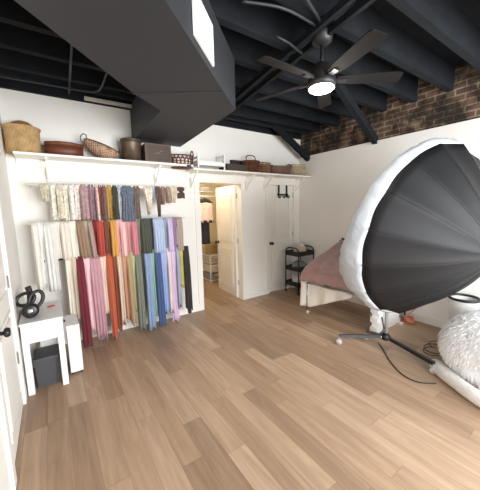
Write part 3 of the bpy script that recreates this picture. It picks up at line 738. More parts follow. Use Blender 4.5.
MB().tube([(2.40, 5.0, 1.73), (2.48, 4.985, 1.765), (2.565, 4.98, 1.785), (2.65, 4.985, 1.765), (2.73, 5.0, 1.73)], [.03, .045, .05, .045, .03], 8).build('collar', fabric((48, 42, 44)), fabric_bl)['label'] = 'black collar band'


# ------------------------------------------------------------------ white side table by the left wall
TX0, TX1, TY0, TY1, TZ = XL+.02, .012, 2.93, 3.52, .665
o = thing('side_table', ((TX0+TX1)/2, (TY0+TY1)/2, 0), 'narrow white side table against the left wall beside the door', 'table')
MB().box(TX0, TX1, TY0-.015, TY1, TZ-.022, TZ, bev=.004).build('tabletop', mat('table_top_paint', (226, 226, 226), rough=.35, var=.01), o)
b = MB(); b.box(TX0+.012, TX1-.012, TY0, TY0+.02, TZ-.19, TZ-.022); b.box(TX0+.012, TX1-.012, TY1-.03, TY1-.01, TZ-.19, TZ-.022); b.box(TX0+.012, TX0+.03, TY0+.02, TY1-.03, TZ-.19, TZ-.022); b.box(TX1-.03, TX1-.012, TY0+.02, TY1-.03, TZ-.19, TZ-.022)
b.build('apron', white_m, o)
for x in (TX0+.008, TX1-.056):
    for y in (TY0-.004, TY1-.056): MB().box(x, x+.048, y, y+.048, 0, TZ-.022, bev=.003).build('leg', white_m, o)
MB().lathe([(.010, 0), (.012, .012), (0, .016)], n=10, M=Matrix.Translation((TX1, TY0+.12, TZ-.09)) @ Matrix.Rotation(PI/2, 4, 'Y')).build('bolt', blackmetal_m, o)
# black machine with hose loops on the table
o = thing('garment_steamer', (-.24, 3.10, TZ), 'black hand steamer with looped hose lying on the white side table', 'steamer')
hx, hy = -.225, 3.06
M = Matrix.Translation((hx, hy, TZ+.068)) @ Matrix.Rotation(PI/2-.15, 4, 'X')
MB().lathe([(.05, -.05), (.064, -.04), (.066, .02), (.058, .04), (.04, .046), (.001, .046)], n=24, M=M).build('body', mat('black_plastic', (26, 25, 27), rough=.35), o)
MB().lathe([(.022, .045), (.024, .05), (.018, .054), (.001, .055)], n=18, M=M).build('dial', chrome_m, o)
def loop(cx, cy, cz, ax, az, tilt_):
    return [(cx+ax*math.cos(a)*math.cos(tilt_)-az*math.sin(a)*math.sin(tilt_), cy+.02*math.sin(a), cz+ax*math.cos(a)*math.sin(tilt_)+az*math.sin(a)*math.cos(tilt_)) for a in [2*PI*k/22 for k in range(22)]]
hose = mat('black_hose', (22, 22, 24), rough=.4)
MB().tube(loop(hx-.035, hy+.09, TZ+.155, .07, .05, .3), .016, 8, closed=True).build('hose', hose, o)
MB().tube(loop(hx+.045, hy+.07, TZ+.145, .05, .075, -.4), .016, 8, closed=True).build('hose', hose, o)
MB().tube([(hx-.02, hy+.20, TZ+.02), (hx-.01, hy+.17, TZ+.12), (hx+.0, hy+.16, TZ+.20), (hx-.012, hy+.16, TZ+.255)], [.022, .02, .024, .026], 12).build('handle', mat('brown_black_plastic', (58, 44, 42), rough=.4), o)
MB().tube([(hx+.004, hy+.14, TZ+.14), (hx+.006, hy+.137, TZ+.2)], .007, 8).build('trigger', mat('grey_plastic', (150, 140, 140), rough=.4), o)
# small red clip on the table
b = MB().tube([(-.075+.028*math.cos(a), 3.30+.02*math.sin(a), TZ+.006) for a in [2*PI*k/14 for k in range(12)]], .006, 6); b.box(-.10, -.06, 3.292, 3.308, TZ, TZ+.01)
tag(b.build('hair_clip', mat('red_plastic', (206, 70, 62), rough=.4)), 'small red ring shaped clip on the white side table', 'clip')
# dark waste bin under the table
o = thing('waste_bin', (-.16, 3.10, 0), 'dark grey lidded bin under the white side table', 'bin')
dg = mat('dark_grey_plastic', (72, 72, 76), rough=.55, var=.05)
b = MB(); bx0, bx1, by0, by1 = -.245, -.052, 3.0, 3.25
vs = [(bx0+.012, by0+.01, 0), (bx1-.012, by0+.01, 0), (bx1-.012, by1-.01, 0), (bx0+.012, by1-.01, 0), (bx0, by0, .255), (bx1, by0, .255), (bx1, by1, .255), (bx0, by1, .255)]
b.add(vs, [(3, 2, 1, 0), (0, 1, 5, 4), (1, 2, 6, 5), (2, 3, 7, 6), (3, 0, 4, 7), (4, 5, 6, 7)]); b.build('bin_body', dg, o)
MB().box(bx0-.006, bx1+.006, by0-.006, by1+.006, .256, .285, bev=.006).build('lid', dg, o)
o = thing('carton', (-.13, 3.36, 0), 'small white box standing behind the dark grey bin', 'box')
MB().box(-.20, -.07, 3.28, 3.44, 0, .40, bev=.004).build('box_body', white_m, o)
MB().box(-.203, -.067, 3.277, 3.443, .40, .43, bev=.004).build('lid', white_m, o)
# white cabinet right of the table
o = thing('drawer_cabinet', (.085, 3.22, 0), 'slim white two drawer cabinet on the floor right of the side table', 'cabinet')
cx0, cx1, cy0, cy1 = .026, .138, 3.06, 3.42
MB().box(cx0, cx1, cy0+.012, cy1, .02, .505, bev=.004).build('cabinet_body', mat('cabinet_paint', (234, 234, 234), rough=.45, var=.01), o)
for z0, z1 in ((.03, .25), (.26, .495)):
    dd = MB().box(cx0+.003, cx1-.003, cy0, cy0+.012, z0, z1, bev=.002).build('drawer', white_m, o)
    MB().box(cx0+.035, cx1-.035, cy0-.008, cy0, z1-.03, z1-.02).build('drawer_pull', white_m, dd)
for x in (cx0+.006, cx1-.03):
    for y in (cy0+.02, cy1-.03): MB().box(x, x+.024, y, y+.024, 0, .02).build('foot', blackmetal_m, o)

# ------------------------------------------------------------------ black cart in the far right corner
o = thing('utility_cart', (3.83, 3.62, 0), 'black three tier rolling cart in the corner beside the closed door', 'cart')
ax0, ax1, ay0, ay1 = 3.64, 4.04, 3.47, 3.80
for x in (ax0, ax1):
    for y in (ay0, ay1): MB().tube([(x, y, .05), (x, y, .80)], .011, 8).build('post', blackmetal_m, o)
for z in (.14, .43, .715): open_tray(o, ax0+.005, ax1-.005, ay0+.005, ay1-.005, z, .085, blackmetal_m, 'tray', .006)
for x in (ax0, ax1):
    MB().tube([(x, ay0, .80), (x, ay0+.03, .845), (x, ay0+.08, .865), (x, ay1-.08, .865), (x, ay1-.03, .845), (x, ay1, .80)], .011, 8).build('handle', blackmetal_m, o)
    for y in (ay0, ay1):
        MB().lathe([(.001, -.012), (.024, -.012), (.025, .012), (.001, .012)], n=14, M=Matrix.Translation((x, y, .025)) @ Matrix.Rotation(PI/2, 4, 'Y')).build('caster', blackmetal_m, o)
def blob(name, c, rx, ry, rz, m, label, cat, seed=0, group=None, lump=.12):
    rnd = random.Random(seed); ph = [rnd.random()*6 for _ in range(6)]
    P = []
    for i in range(11):
        t = PI*i/10; row = []
        for j in range(18):
            q = 2*PI*j/18; k = 1+lump*math.sin(3*q+ph[0]+t*2)+lump*.7*math.sin(5*q+ph[1]-3*t)
            zz = math.cos(t); zz = zz if zz > 0 else zz*.999
            row.append(Vector((c[0]+rx*k*math.sin(t)*math.cos(q), c[1]+ry*k*math.sin(t)*math.sin(q), c[2]+rz+rz*zz*(1+.1*math.sin(4*q+ph[2])*math.sin(t)))))
        P.append(row)
    b = MB().grid(P, closed=True); ob = b.build(name, m); return tag(ob, label, cat, group)
GCart = 'cloths on the black cart'
blob('folded_cloth', (3.80, 3.60, .724), .12, .11, .085, mat('beige_cloth', (206, 192, 172), rough=.9, bump=.4), 'crumpled beige cloth on the top tray of the black cart', 'cloth', 1, GCart)
blob('folded_cloth', (3.93, 3.68, .724), .075, .08, .10, mat('white_towel', (222, 214, 204), rough=.9, bump=.4), 'rolled white cloth on the top tray near the wall', 'cloth', 2, GCart)
blob('folded_cloth', (3.80, 3.62, .439), .14, .12, .085, mat('grey_green_cloth', (128, 132, 122), rough=.9, bump=.4), 'grey green cloth on the middle tray of the black cart', 'cloth', 3, GCart)
blob('folded_cloth', (3.76, 3.60, .149), .10, .12, .10, mat('white_rag', (206, 204, 200), rough=.9, bump=.4), 'white and grey cloth on the bottom tray of the black cart', 'cloth', 4, GCart)
blob('folded_cloth', (3.94, 3.66, .149), .065, .09, .06, mat('taupe_cloth', (140, 126, 112), rough=.9, bump=.4), 'taupe cloth on the bottom tray near the wall', 'cloth', 5, GCart)

# ------------------------------------------------------------------ posing table with sheet, cushion blanket and backdrop bar
o = thing('posing_table', (3.57, 2.4, 0), 'chrome wheeled posing table by the right wall, under the pink blanket', 'table')
px0, px1, py0, py1, pz = 3.08, 3.98, 2.0, 2.76, .485
b = MB()
for x in (px0, px1): b.tube([(x, py0, pz), (x, py1, pz)], .012, 8)
for y in (py0, py1): b.tube([(px0, y, pz), (px1, y, pz)], .012, 8)
b.build('frame', chrome_m, o)
MB().box(px0+.01, px1-.01, py0+.01, py1-.01, pz-.01, pz+.012).build('tabletop', white_m, o)
for x, y in ((px0, py1), (px1, py1), (3.72, 2.12), (px1, 2.12)):
        l = MB().tube([(x, y, pz), (x, y, .06)], .011, 8).build('leg', chrome_m, o)
        MB().lathe([(.001, -.012), (.026, -.012), (.028, 0), (.026, .012), (.001, .012)], n=14, M=Matrix.Translation((x+.012, y, .028)) @ Matrix.Rotation(PI/2, 4, 'X')).build('caster', mat('pale_rubber', (196, 190, 182), rough=.5), l)
# sheet hanging from the table edge
P = []
xs = 3.085
def hemz(y): return .12+max(0, 2.70-y)*.47
path = [(3.95, 2.86), (3.7, 2.87), (3.45, 2.865), (3.2, 2.875), (3.07, 2.87), (3.045, 2.82), (3.11, 2.73), (3.115, 2.6), (3.11, 2.45), (3.115, 2.3), (3.11, 2.15), (3.11, 2.04)]
pp = []
for i in range(len(path)-1):
    for k in range(6):
        t = k/6; pp.append((path[i][0]*(1-t)+path[i+1][0]*t, path[i][1]*(1-t)+path[i+1][1]*t))
pp.append(path[-1])
for i in range(9):
    t = i/8; row = []
    for j, (x, y) in enumerate(pp):
        h0 = .497; z1 = min(h0-.02, hemz(y)) if x < 3.2 else .14
        wv = .018*math.sin(j*.55)*t
        nx = -1 if x < 3.12 else 0; ny = 1 if x >= 3.12 else 0
        row.append(Vector((x+nx*wv-.012*t*(nx != 0), y+ny*wv, h0+(z1-h0)*t)))
    P.append(row)
b = MB().grid(P)
# top of the sheet lying on the table
P = [[Vector((x, y, .487+.003*math.sin(9*x+5*y))) for y in [2.05+.13*k for k in range(7)]] for x in [3.09+.085*k for k in range(11)]]
b.grid(P)
sh = b.build('bed_sheet', mat('cream_sheet', (238, 232, 222), rough=.9, var=.02, bump=.15, bscale=30), solid=.004)
tag(sh, 'cream white sheet hanging from the edge of the posing table', 'sheet')
# posing cushion hidden below the blanket
# pink blanket: from hem at the near edge, over the cushion, sweeping up to the bar
prof = [(3.05, .515), (3.03, .54), (3.035, .59), (3.06, .64), (3.12, .71), (3.22, .765), (3.4, .83), (3.58, .89), (3.76, .955), (3.9, 1.01), (3.985, 1.055), (4.0, 1.045), (4.005, .95)]
PR = []
for i in range(len(prof)-1):
    for k in range(4):
        t = k/4; PR.append((prof[i][0]*(1-t)+prof[i+1][0]*t, prof[i][1]*(1-t)+prof[i+1][1]*t))
PR.append(prof[-1])
P = []
NY = 30
for j in range(NY+1):
    y = 2.85-.95*j/NY; row = []
    for i, (x, z) in enumerate(PR):
        s = i/len(PR)
        wv = .008*math.sin(j*.9+i*.25)+.006*math.sin(j*.37-i*.5)
        droop = (.012*math.sin(j*.5) if i < 2 else 0)
        lo = .035*(j/NY) if i < 14 else 0
        # shallow valley away from the far edge, as cloth sags between bar and table
        sag = -.03*max(0, (s-.3)/.7)*math.sin(PI*s)*math.sin(PI*min(1, j/NY*1.2))
        row.append(Vector((x+wv*.4, y-.03*s*(1-j/NY), z+wv+droop+sag+lo)))
    P.append(row)
bl = MB().grid(P).build('blanket', mat('pink_blanket', (172, 138, 138), rough=.95, var=.08, scale=14, bump=.4, bscale=90, sheen=.3), solid=.012)
tag(bl, 'dusty pink blanket sweeping from the bar down over the posing table', 'blanket')
# cushion under the blanket
blob('posing_cushion', (3.50, 2.42, .49), .34, .34, .095, mat('cushion_grey', (190, 186, 182), rough=.9), 'pale posing cushion under the pink blanket', 'cushion', 9, None, .04)
# bar
o = thing('backdrop_stand', (4.02, 2.4, 0), 'black backdrop bar on uprights along the right wall holding the pink blanket', 'stand')
MB().tube([(4.03, 2.90, 1.03), (4.03, 1.75, 1.03)], .011, 8).build('crossbar', blackmetal_m, o)
for y in (2.86, 1.80):
    MB().tube([(4.035, y, 0), (4.035, y, 1.03)], .010, 8).build('upright', blackmetal_m, o)
for y in (2.80, 2.0):
    c = MB(); c.box(3.965, 4.0, y-.012, y+.02, 1.052, 1.082, bev=.003); c.bar((3.95, y, 1.085), (4.045, y+.01, 1.045), .02, .014); c.build('clamp', blackmetal_m, o)

# ------------------------------------------------------------------ white crate with finger joints behind the light stand
o = thing('wooden_cube', (3.55, 1.93, 0), 'white box with notched corner joints on the floor behind the stand', 'box')
qx0, qx1, qy0, qy1, qz = 3.27, 3.86, 1.775, 1.87, .46
MB().box(qx0+.04, qx1-.04, qy0, qy1, .0, qz).build('box_body', white_m, o)
for x in (qx0, qx1-.04):
    for k in range(4):
        MB().box(x, x+.04, qy0, qy1, k*.125, k*.125+.065).build('corner_joint', white_m, o)
MB().box(qx0+.14, qx0+.146, qy0-.002, qy0+.001, .0, qz).build('groove', mat('grey_line', (176, 176, 176)), o)

# ------------------------------------------------------------------ light stand
o = thing('light_stand', (3.06, 1.55, 0), 'chrome light stand with black legs on casters under the big umbrella', 'stand')
hub = Vector((3.06, 1.555, .105))
steel = mat('dark_steel', (92, 92, 96), rough=.35, metal=.6)
l1 = MB().bar(hub, (2.655, 1.885, .105), .028, .035).build('leg', steel, o); l1['label'] = 'dark grey steel leg'
l2 = MB().bar(hub, (2.875, 1.0, .105), .03, .036).build('leg', blackmetal_m, o); l2['label'] = 'black leg reaching towards the fur'
l3 = MB().bar(hub, (3.02, 1.765, .105), .028, .03).build('leg', steel, o)
for (x, y), L_ in (((2.655, 1.885), l1), ((2.875, 1.0), l2), ((3.02, 1.765), l3)):
    c = MB()
    M = Matrix.Translation((x, y, .034)) @ Matrix.Rotation(.6, 4, 'Z') @ Matrix.Rotation(PI/2, 4, 'Y')
    c.lathe([(.001, -.012), (.03, -.012), (.034, -.006), (.034, .006), (.03, .012), (.001, .012)], n=18, M=M)
    c.tube([(x, y, .045), (x, y, .10)], .008, 8)
    c.build('caster', mat('caster_grey', (176, 172, 168), rough=.4), L_)
MB().lathe([(.045, .075), (.05, .085), (.05, .12), (.035, .135), (.024, .15)], c=(3.06, 1.555, 0), n=18).build('hub', blackmetal_m, o)
for a in (.4, 2.5, 4.4): MB().lathe([(.018, -.008), (.018, .008)], n=12, M=Matrix.Translation((3.06+.055*math.cos(a), 1.555+.055*math.sin(a), .10)) @ Matrix.Rotation(a, 4, 'Z') @ Matrix.Rotation(PI/2, 4, 'Y')).build('knob', chrome_m, o)
MB().tube([(3.06, 1.555, .10), (3.06, 1.555, 1.36)], .02, 12).build('pole', mat('satin_steel', (205, 205, 207), rough=.3, metal=.35), o)
MB().tube([(3.085, 1.58, .13), (3.115, 1.64, .30)], .009, 8).build('strut', steel, o)
MB().tube([(3.0, 1.60, .11), (3.05, 1.56, .22)], .009, 8).build('strut', steel, o)
MB().lathe([(.028, .46), (.028, .51)], c=(3.06, 1.555, 0), n=14).build('collar', steel, o)

# ------------------------------------------------------------------ parabolic umbrella
UC = Vector((2.948, 1.147, 1.308)); uaz, uel, UR, UD = 1.41, .216, .837, .53
ua = Vector((math.cos(uaz)*math.cos(uel), math.sin(uaz)*math.cos(uel), math.sin(uel)))
uu_ = Vector((-math.sin(uaz), math.cos(uaz), 0)); uv = ua.cross(uu_)
NR = 16; TH0 = math.radians(7.5)
def upt(rho, th, off): return UC+ua*off+(uu_*math.cos(th)+uv*math.sin(th))*rho*UR
o = thing('photo_umbrella', UC-ua*UD, 'huge black parabolic photo umbrella with white front diffuser on the chrome stand', 'umbrella')
SUBP = 6; rows = []
def depth(rho): return -UD*(1-rho**1.6)
NRAD = 14
P = []
for i in range(NRAD+1):
    rho = .02+(1-.02)*i/NRAD; row = []
    for k in range(NR):
        t0 = TH0+2*PI*k/NR; t1 = t0+2*PI/NR
        A = upt(rho, t0, depth(rho)); B = upt(rho, t1, depth(rho))
        for s in range(SUBP):
            q = s/SUBP; v = A*(1-q)+B*q
            v += ua*(.035*rho*math.sin(PI*q)*(0.6 if i < NRAD else .75))
            row.append(v)
    P.append(row)
b = MB().grid(P, closed=True); b.add(P[0], [tuple(range(NR*SUBP))])
shell_m = mat('black_satin', (25, 25, 27), rough=.58, var=.10, scale=3, bump=.25, bscale=7, spec=.3)
sh_ = b.build('shell', shell_m, o, solid=.004)
b = MB()
for k in range(NR):
    th = TH0+2*PI*k/NR
    b.tube([upt(.02+.98*i/16, th, depth(.02+.98*i/16)-.002) for i in range(17)], .0028, 5)
b.build('seam_piping', mat('black_piping', (14, 14, 15), rough=.5), sh_)
# diffuser
offs = [(72, .085), (50, .10), (30, .115), (8, .14), (-12, .20), (-27, .235), (-38, .20), (-50, .12), (-80, .10), (-120, .10), (-180, .11), (-240, .1), (-288, .085)]
def doff(deg):
    deg = ((deg-72) % 360)-360+72
    if deg > 72: deg -= 360
    for (a, x), (b_, y) in zip(offs, offs[1:]):
        if b_ <= deg <= a:
            t = (a-deg)/(a-b_); t = t*t*(3-2*t); return x+(y-x)*t
    return .1
P = []
ND = 160
layers = [(1.0, .004, 0), (1.022, .0, .3), (1.045, 0, .65), (1.05, 0, 1.0), (1.03, .02, 1.08), (.9, .05, 1.1), (.6, .07, 1.05), (.25, .08, 1.0), (.02, .08, 1.0)]
rndp = [random.random()*6 for _ in range(6)]
for li, (rho, ex, k) in enumerate(layers):
    row = []
    for j in range(ND):
        th = 2*PI*j/ND; d_ = doff(math.degrees(th))
        q = ((th-TH0)/(2*PI/NR)) % 1
        scal = .5*(1-math.cos(2*PI*q))
        chord = math.cos(PI/NR)/math.cos((q-.5)*2*PI/NR)
        wr = (random.uniform(-.006, .006)*(1 if 0 < li < 4 else 0))+(.006*math.sin(th*37+rndp[0])+.005*math.sin(th*61+rndp[1]+li))*(1 if 0 < li < 5 else 0)
        if li == 0: rr_ = rho*chord; off = .035*.75*math.sin(PI*q)
        else: rr_ = rho*(.75*chord+.25)+wr*.5; off = d_*k+ex+wr*.3+(1-k)*.02 if k < 1 else d_*min(k, 1.1)+ex+wr*.3
        row.append(upt(rr_, th, off))
    P.append(row)
b = MB().grid(P, closed=True); b.add(P[-1], [tuple(range(ND))])
df = b.build('diffuser', mat('diffuser_cloth', (180, 185, 192), rough=.8, var=.06, scale=9, bump=.9, bscale=16), o, solid=.003)
df['label'] = 'white front diffuser cloth with gathered edge'
MB().tube([UC-ua*(UD+.05), UC+ua*.1, UC+ua*.42], .006, 8).build('shaft', chrome_m, o)
MB().lathe([(.03, 0), (.03, .02), (.012, .05), (.001, .055)], n=14, M=Matrix.Translation(UC-ua*UD) @ (-ua).to_track_quat('Z', 'Y').to_matrix().to_4x4()).build('tip_cap', blackmetal_m, o)

# ------------------------------------------------------------------ fur covered bean bag
BC = Vector((3.35, .47, 0)); BR = .60; BH = .60
def bagpt(t, q):
    # superellipsoid: flat base, domed top
    z = BH*(.5-.5*math.cos(t)); s = math.sin(t)**.62 if 0 < t < PI else 0
    k = 1+.05*math.sin(3*q+1)+.04*math.sin(5*q+2*t)
    return Vector((BC.x+BR*1.05*k*s*math.cos(q), BC.y+BR*.95*k*s*math.sin(q), z))
o = thing('fur_bean_bag', BC, 'white fluffy fur covered bean bag at the right edge of the floor', 'bean bag')
P = [[bagpt(PI*i/16, 2*PI*j/36) for j in range(36)] for i in range(17)]
furm = mat('white_fur', (250, 250, 250), rough=.9, var=.05, scale=8, bump=.8, bscale=35, sheen=.3)
bag = MB().grid(P, closed=True).build('bag_body', furm, o)
rnd = random.Random(3); fb = MB()
vs = []; fs = []
def strand(p, nrm, L, wd):
    tq = Vector((rnd.uniform(-1, 1), rnd.uniform(-1, 1), rnd.uniform(-1.1, .3)))
    dirv = (nrm*.42+tq*.38+Vector((0, 0, -.45))).normalized()
    sd = dirv.cross(Vector((rnd.uniform(-1, 1), rnd.uniform(-1, 1), rnd.uniform(-1, 1)))).normalized()*wd
    p1 = p+dirv*L*.55; p2 = p+(dirv*L*.9)+Vector((0, 0, -.35*L))
    i = len(vs)
    vs.extend([p-sd, p+sd, p1-sd*.7, p1+sd*.7, p2])
    fs.extend([(i, i+1, i+3, i+2), (i+2, i+3, i+4)])
for _ in range(20000):
    q = rnd.uniform(0, 2*PI); t = math.acos(rnd.uniform(-.98, .98)); t = PI-t
    p = bagpt(t, q); d = .02
    nrm = (bagpt(min(PI-.01, t+d), q)-p).cross(bagpt(t, q+d)-p)
    if nrm.length < 1e-9: continue
    nrm.normalize()
    c = p-Vector((BC.x, BC.y, BH/2))
    if nrm.dot(c) < 0: nrm = -nrm
    if p.z < .03: continue
    strand(p, nrm, rnd.uniform(.03, .06), .0022)
me = MB(); me.v = vs; me.f = [list(x) for x in fs]; me.smooth = [True]*len(fs)
fo = me.build('fur', furm, o, recalc=False); fo['kind'] = 'stuff'; fo['label'] = 'long white fluffy pile'
# rolled edge of the fur lying on the floor
pts = [(3.02, 1.06, .05), (2.90, .95, .052), (2.83, .85, .055), (2.76, .75, .058), (2.70, .65, .06), (2.66, .55, .062), (2.64, .42, .062), (2.66, .25, .06), (2.75, .1, .055)]
hemo = MB().tube(pts, [.06, .064, .062, .058, .060, .062, .062, .06, .05], 14).build('rolled_edge', mat('white_plush', (244, 241, 236), rough=.95, var=.05, bump=.7, bscale=45, sheen=.3), o, sub=1)
# white bin with black ring by the right wall
o = thing('round_bin', (3.90, 1.10, 0), 'round white bin with a black ring rim behind the fur bean bag', 'bin')
MB().lathe([(.001, 0), (.13, 0), (.142, .49), (.142, .50), (.128, .50), (.12, .01), (.001, .01)], c=(3.90, 1.10, 0), n=32).build('bin_body', white_m, o)
MB().tube([(3.90+.142*math.cos(a), 1.10+.142*math.sin(a), .51) for a in [2*PI*k/32 for k in range(32)]], .017, 8, closed=True).build('rim_ring', blackmetal_m, o)
b = MB().box(4.07, 4.09, 1.27, 1.30, .375, .40); tag(b.build('wall_clip', blackmetal_m), 'tiny black clip on the right wall above the baseboard', 'clip')

# ------------------------------------------------------------------ cables on the floor
cable_m = mat('black_cable', (44, 40, 38), rough=.5, var=0)
def spline(pts, n=8):
    pts = [Vector(p) for p in pts]; out = []
    for i in range(len(pts)-1):
        p0 = pts[max(i-1, 0)]; p1 = pts[i]; p2 = pts[i+1]; p3 = pts[min(i+2, len(pts)-1)]
        for k in range(n):
            t = k/n
            out.append(.5*((2*p1)+(-p0+p2)*t+(2*p0-5*p1+4*p2-p3)*t*t+(-p0+3*p1-3*p2+p3)*t**3))
    out.append(pts[-1]); return out
def fl_pt(px, py, z=.006):
    d = f+rr*(px-240)/F-uu*(py-245)/F; t = (z-1.6)/d.z; return Vector((d.x*t, d.y*t, z))
b = MB().tube(spline([fl_pt(*q) for q in ((378.5, 343), (383, 349), (388, 358), (396, 368.5), (407, 377.5), (420, 382.5), (436, 383.5))]), .0055, 6)
tag(b.build('power_cable', cable_m), 'thin black cable curving over the floor from the stand to the fur', 'cable')
b = MB()
for kk, (cx_, cy_, ra) in enumerate(((435, 348.5, .10), (433, 352, .085), (437, 346, .075))):
    c = fl_pt(cx_, cy_); c.z = .006+.009*kk
    b.tube([c+Vector((ra*1.3*math.cos(a), ra*math.sin(a), 0)) for a in [2*PI*k/24 for k in range(24)]], .0045, 6, closed=True)
tag(b.build('coiled_cable', cable_m), 'black cable coiled on the floor beside the fur bean bag', 'cable')
orange_m = mat('orange_cord', (214, 134, 100), rough=.5)
b = MB()
cc = Vector((3.93, 1.70, .0))
for kk in range(5):
    b.tube([cc+Vector(((.06-.004*kk)*math.cos(a), (.075-.006*kk)*math.sin(a), .012+.017*kk+.008*math.sin(2*a+kk))) for a in [2*PI*k/20 for k in range(20)]], .008, 6, closed=True)
b.tube(spline([cc+Vector((.05, .03, .08)), cc+Vector((.09, .0, .14)), cc+Vector((.125, -.04, .2)), cc+Vector((.135, -.03, .27)), cc+Vector((.15, .02, .30))]), .006, 6)
tag(b.build('extension_cord', orange_m), 'orange extension cord bundled against the right wall', 'cord')
b = MB(); b.box(3.745, 3.80, 1.70, 1.745, 0, .035, bev=.004); 
tag(b.build('power_adapter', mat('white_adapter', (225, 222, 216), rough=.5)), 'small white power plug lying beside the orange cord', 'plug')

# ------------------------------------------------------------------ duct
poly = [(XL+.002, 1.31), (.625, 2.34), (.925, 2.60), (.975, YB-.045), (1.64, YB-.045), (1.50, 2.225), (1.21, 1.955), (XL+.002, .47)]
ZD0 = 2.51
o = thing('air_duct', (.9, 2.4, ZD0), 'big black rectangular air duct crossing under the ceiling to the back wall', 'duct')
MB().prism([poly[0], poly[1], poly[6], poly[7]], ZD0, ZJ-.004).build('straight_run', duct_m, o)
MB().prism([poly[1], poly[2], poly[3], poly[4], poly[5], poly[6]], ZD0, ZJ-.004).build('elbow_run', duct_m, o)
MB().bar((.62, 2.34, ZD0-.003), (1.212, 1.952, ZD0-.003), .012, .008).build('seam_flange', duct_m, o)
# back end cap piece reaching the wall above the painted line
MB().prism([(.975, YB-.044), (1.64, YB-.044), (1.641, YB-.001), (.976, YB-.001)], ZD0, ZW-.001).build('end_collar', duct_m, o)
p0 = Vector((1.50, 2.225)); dd = Vector((.98, .95)); dd = Vector((poly[5][0]-poly[7][0], poly[5][1]-poly[7][1])); dd.normalize()
nn = Vector((dd.y, -dd.x))
def vpt(s, z, e=.0): q = p0+dd*s+nn*e; return (q.x, q.y, z)
vent = MB()
s0, s1_, z0, z1 = -1.06, -.71, 2.55, 2.80
for (a, b_, c, d_) in ((s0, s1_, z0, z0+.025), (s0, s1_, z1-.025, z1), (s0, s0+.025, z0+.025, z1-.025), (s1_-.025, s1_, z0+.025, z1-.025)):
    vent.add([vpt(a, c, .001), vpt(b_, c, .001), vpt(b_, d_, .001), vpt(a, d_, .001), vpt(a, c, .014), vpt(b_, c, .014), vpt(b_, d_, .014), vpt(a, d_, .014)], [(0, 1, 2, 3), (4, 7, 6, 5), (0, 4, 5, 1), (1, 5, 6, 2), (2, 6, 7, 3), (3, 7, 4, 0)])
vg = vent.build('vent_grille', white_m, o); vg['label'] = 'white vent grille on the side of the duct'
b = MB()
nl = 16
for k in range(nl):
    z = z0+.03+(z1-z0-.06)*k/nl
    b.add([vpt(s0+.02, z, .003), vpt(s1_-.02, z, .003), vpt(s1_-.02, z+.009, .012), vpt(s0+.02, z+.009, .012), vpt(s0+.02, z+.0025, .003), vpt(s1_-.02, z+.0025, .003), vpt(s1_-.02, z+.0115, .012), vpt(s0+.02, z+.0115, .012)], [(0, 1, 2, 3), (4, 7, 6, 5), (0, 4, 5, 1), (1, 5, 6, 2), (2, 6, 7, 3), (3, 7, 4, 0)])
b.build('louvers', white_m, vg)

# conduits and cables at the ceiling
cm = mat('conduit_paint', (40, 42, 46), rough=.5, var=.1)
tag(MB().tube([(.25, 2.08, 2.938), (.30, 3.80, 2.938)], .011, 8).build('conduit', cm), 'straight black conduit under the ceiling left of the duct', 'conduit')
tag(MB().tube(spline([(-.31, 3.62, 2.912), (.1, 3.60, 2.912), (.42, 3.58, 2.912), (.54, 3.52, 2.912), (.57, 3.40, 2.912), (.57, 3.15, 2.912), (.57, 2.8, 2.912)]), .010, 8).build('conduit', cm), 'black conduit bending round a corner above the left of the back wall', 'conduit')
tag(MB().tube([(1.53, 1.69, 2.88), (1.66, 1.70, 2.88), (1.86, 1.75, 2.88)], .009, 8).build('conduit', cm), 'short thin black conduit running from the duct towards the fan', 'conduit')
tag(MB().tube(spline([(1.15, 1.60, 2.93), (1.4, 1.50, 2.925), (1.65, 1.50, 2.93), (1.80, 1.52, 2.935)]), .010, 8).build('cable', cm), 'grey cable looping to the fan mount from the duct side', 'cable')
tag(MB().tube(spline([(1.25, 1.25, 2.93), (1.5, 1.36, 2.925), (1.7, 1.44, 2.93), (1.81, 1.50, 2.935)]), .010, 8).build('cable', cm), 'grey cable running to the fan mount from the window side', 'cable')

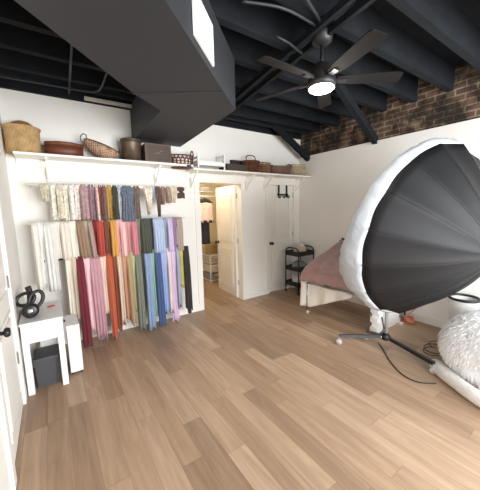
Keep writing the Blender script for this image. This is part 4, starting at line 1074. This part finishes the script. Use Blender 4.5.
# ------------------------------------------------------------------ ceiling fan
FX, FY = 1.885, 1.56
o = thing('ceiling_fan', (FX, FY, 2.53), 'black five blade ceiling fan with a lit round lamp', 'fan')
fanm = mat('fan_black', (34, 33, 34), rough=.45, var=.08)
MB().lathe([(.035, 2.86), (.075, 2.885), (.082, 2.94), (.082, 2.95)], c=(FX, FY, 0), n=24).build('canopy', fanm, o)
MB().tube([(FX, FY, 2.66), (FX, FY, 2.88)], .014, 12).build('downrod', fanm, o)
MB().lathe([(.03, 2.735), (.05, 2.725), (.09, 2.68), (.105, 2.64), (.105, 2.60), (.11, 2.59), (.11, 2.546), (.001, 2.546)], c=(FX, FY, 0), n=32).build('motor_housing', fanm, o)
MB().lathe([(.001, 2.545), (.098, 2.545), (.098, 2.535), (.08, 2.524), (.04, 2.518), (.001, 2.516)], c=(FX, FY, 0), n=32).build('lamp_lens', mat('fan_lamp', (255, 250, 240), var=0, emis=(255, 246, 232), estr=9), o)
bladem = mat('fan_blade', (27, 25, 25), rough=.8, spec=.15, var=.12, scale=6, stretch=(2, 2, 2))
for k in range(5):
    a = math.radians(36+72*k)
    M = Matrix.Translation((FX, FY, 2.605)) @ Matrix.Rotation(a, 4, 'Z') @ Matrix.Rotation(math.radians(-13), 4, 'X')
    b = MB()
    pl = [(.12, -.035), (.25, -.055), (.58, -.064), (.615, -.052), (.625, .042), (.59, .060), (.25, .055), (.12, .035)]
    b.prism(pl, -.004, .004); b.v = [M @ v for v in b.v]
    bl_ = b.build('blade', bladem, o)
    b = MB(); b.box(.08, .2, -.02, .02, -.014, -.004, M=M); b.build('blade_iron', fanm, bl_)

# ------------------------------------------------------------------ light
W = bpy.data.worlds.new('sky'); scene.world = W; W.use_nodes = True
bg = W.node_tree.nodes['Background']; bg.inputs['Color'].default_value = (.86, .93, 1, 1); bg.inputs['Strength'].default_value = 1.0
def area(name, loc, rot, sx, sy, e, col):
    L_ = bpy.data.lights.new(name, 'AREA'); L_.shape = 'RECTANGLE'; L_.size = sx; L_.size_y = sy; L_.energy = e; L_.color = col
    ob = bpy.data.objects.new(name, L_); COL.objects.link(ob); ob.location = loc; ob.rotation_euler = rot; return ob
area('daylight_window', (2.22, YF-.14, 1.5), (PI/2, 0, 0), 3.4, 2.3, 330, (.95, .98, 1))
def point(name, loc, e, col, rad):
    L_ = bpy.data.lights.new(name, 'POINT'); L_.energy = e; L_.color = col; L_.shadow_soft_size = rad
    ob = bpy.data.objects.new(name, L_); COL.objects.link(ob); ob.location = loc
point('closet_bulb_light', (2.35, 4.45, 2.33), 17, (1, .86, .66), .04)
point('fan_lamp_light', (FX, FY, 2.46), 14, (1, .95, .88), .11)

vs_ = scene.view_settings
scene.display_settings.display_device = 'sRGB'
vs_.view_transform = 'Standard'; vs_.look = 'None'; vs_.gamma = 1; vs_.use_curve_mapping = False; vs_.exposure = .27
scene.cycles.max_bounces = 10; scene.cycles.diffuse_bounces = 6
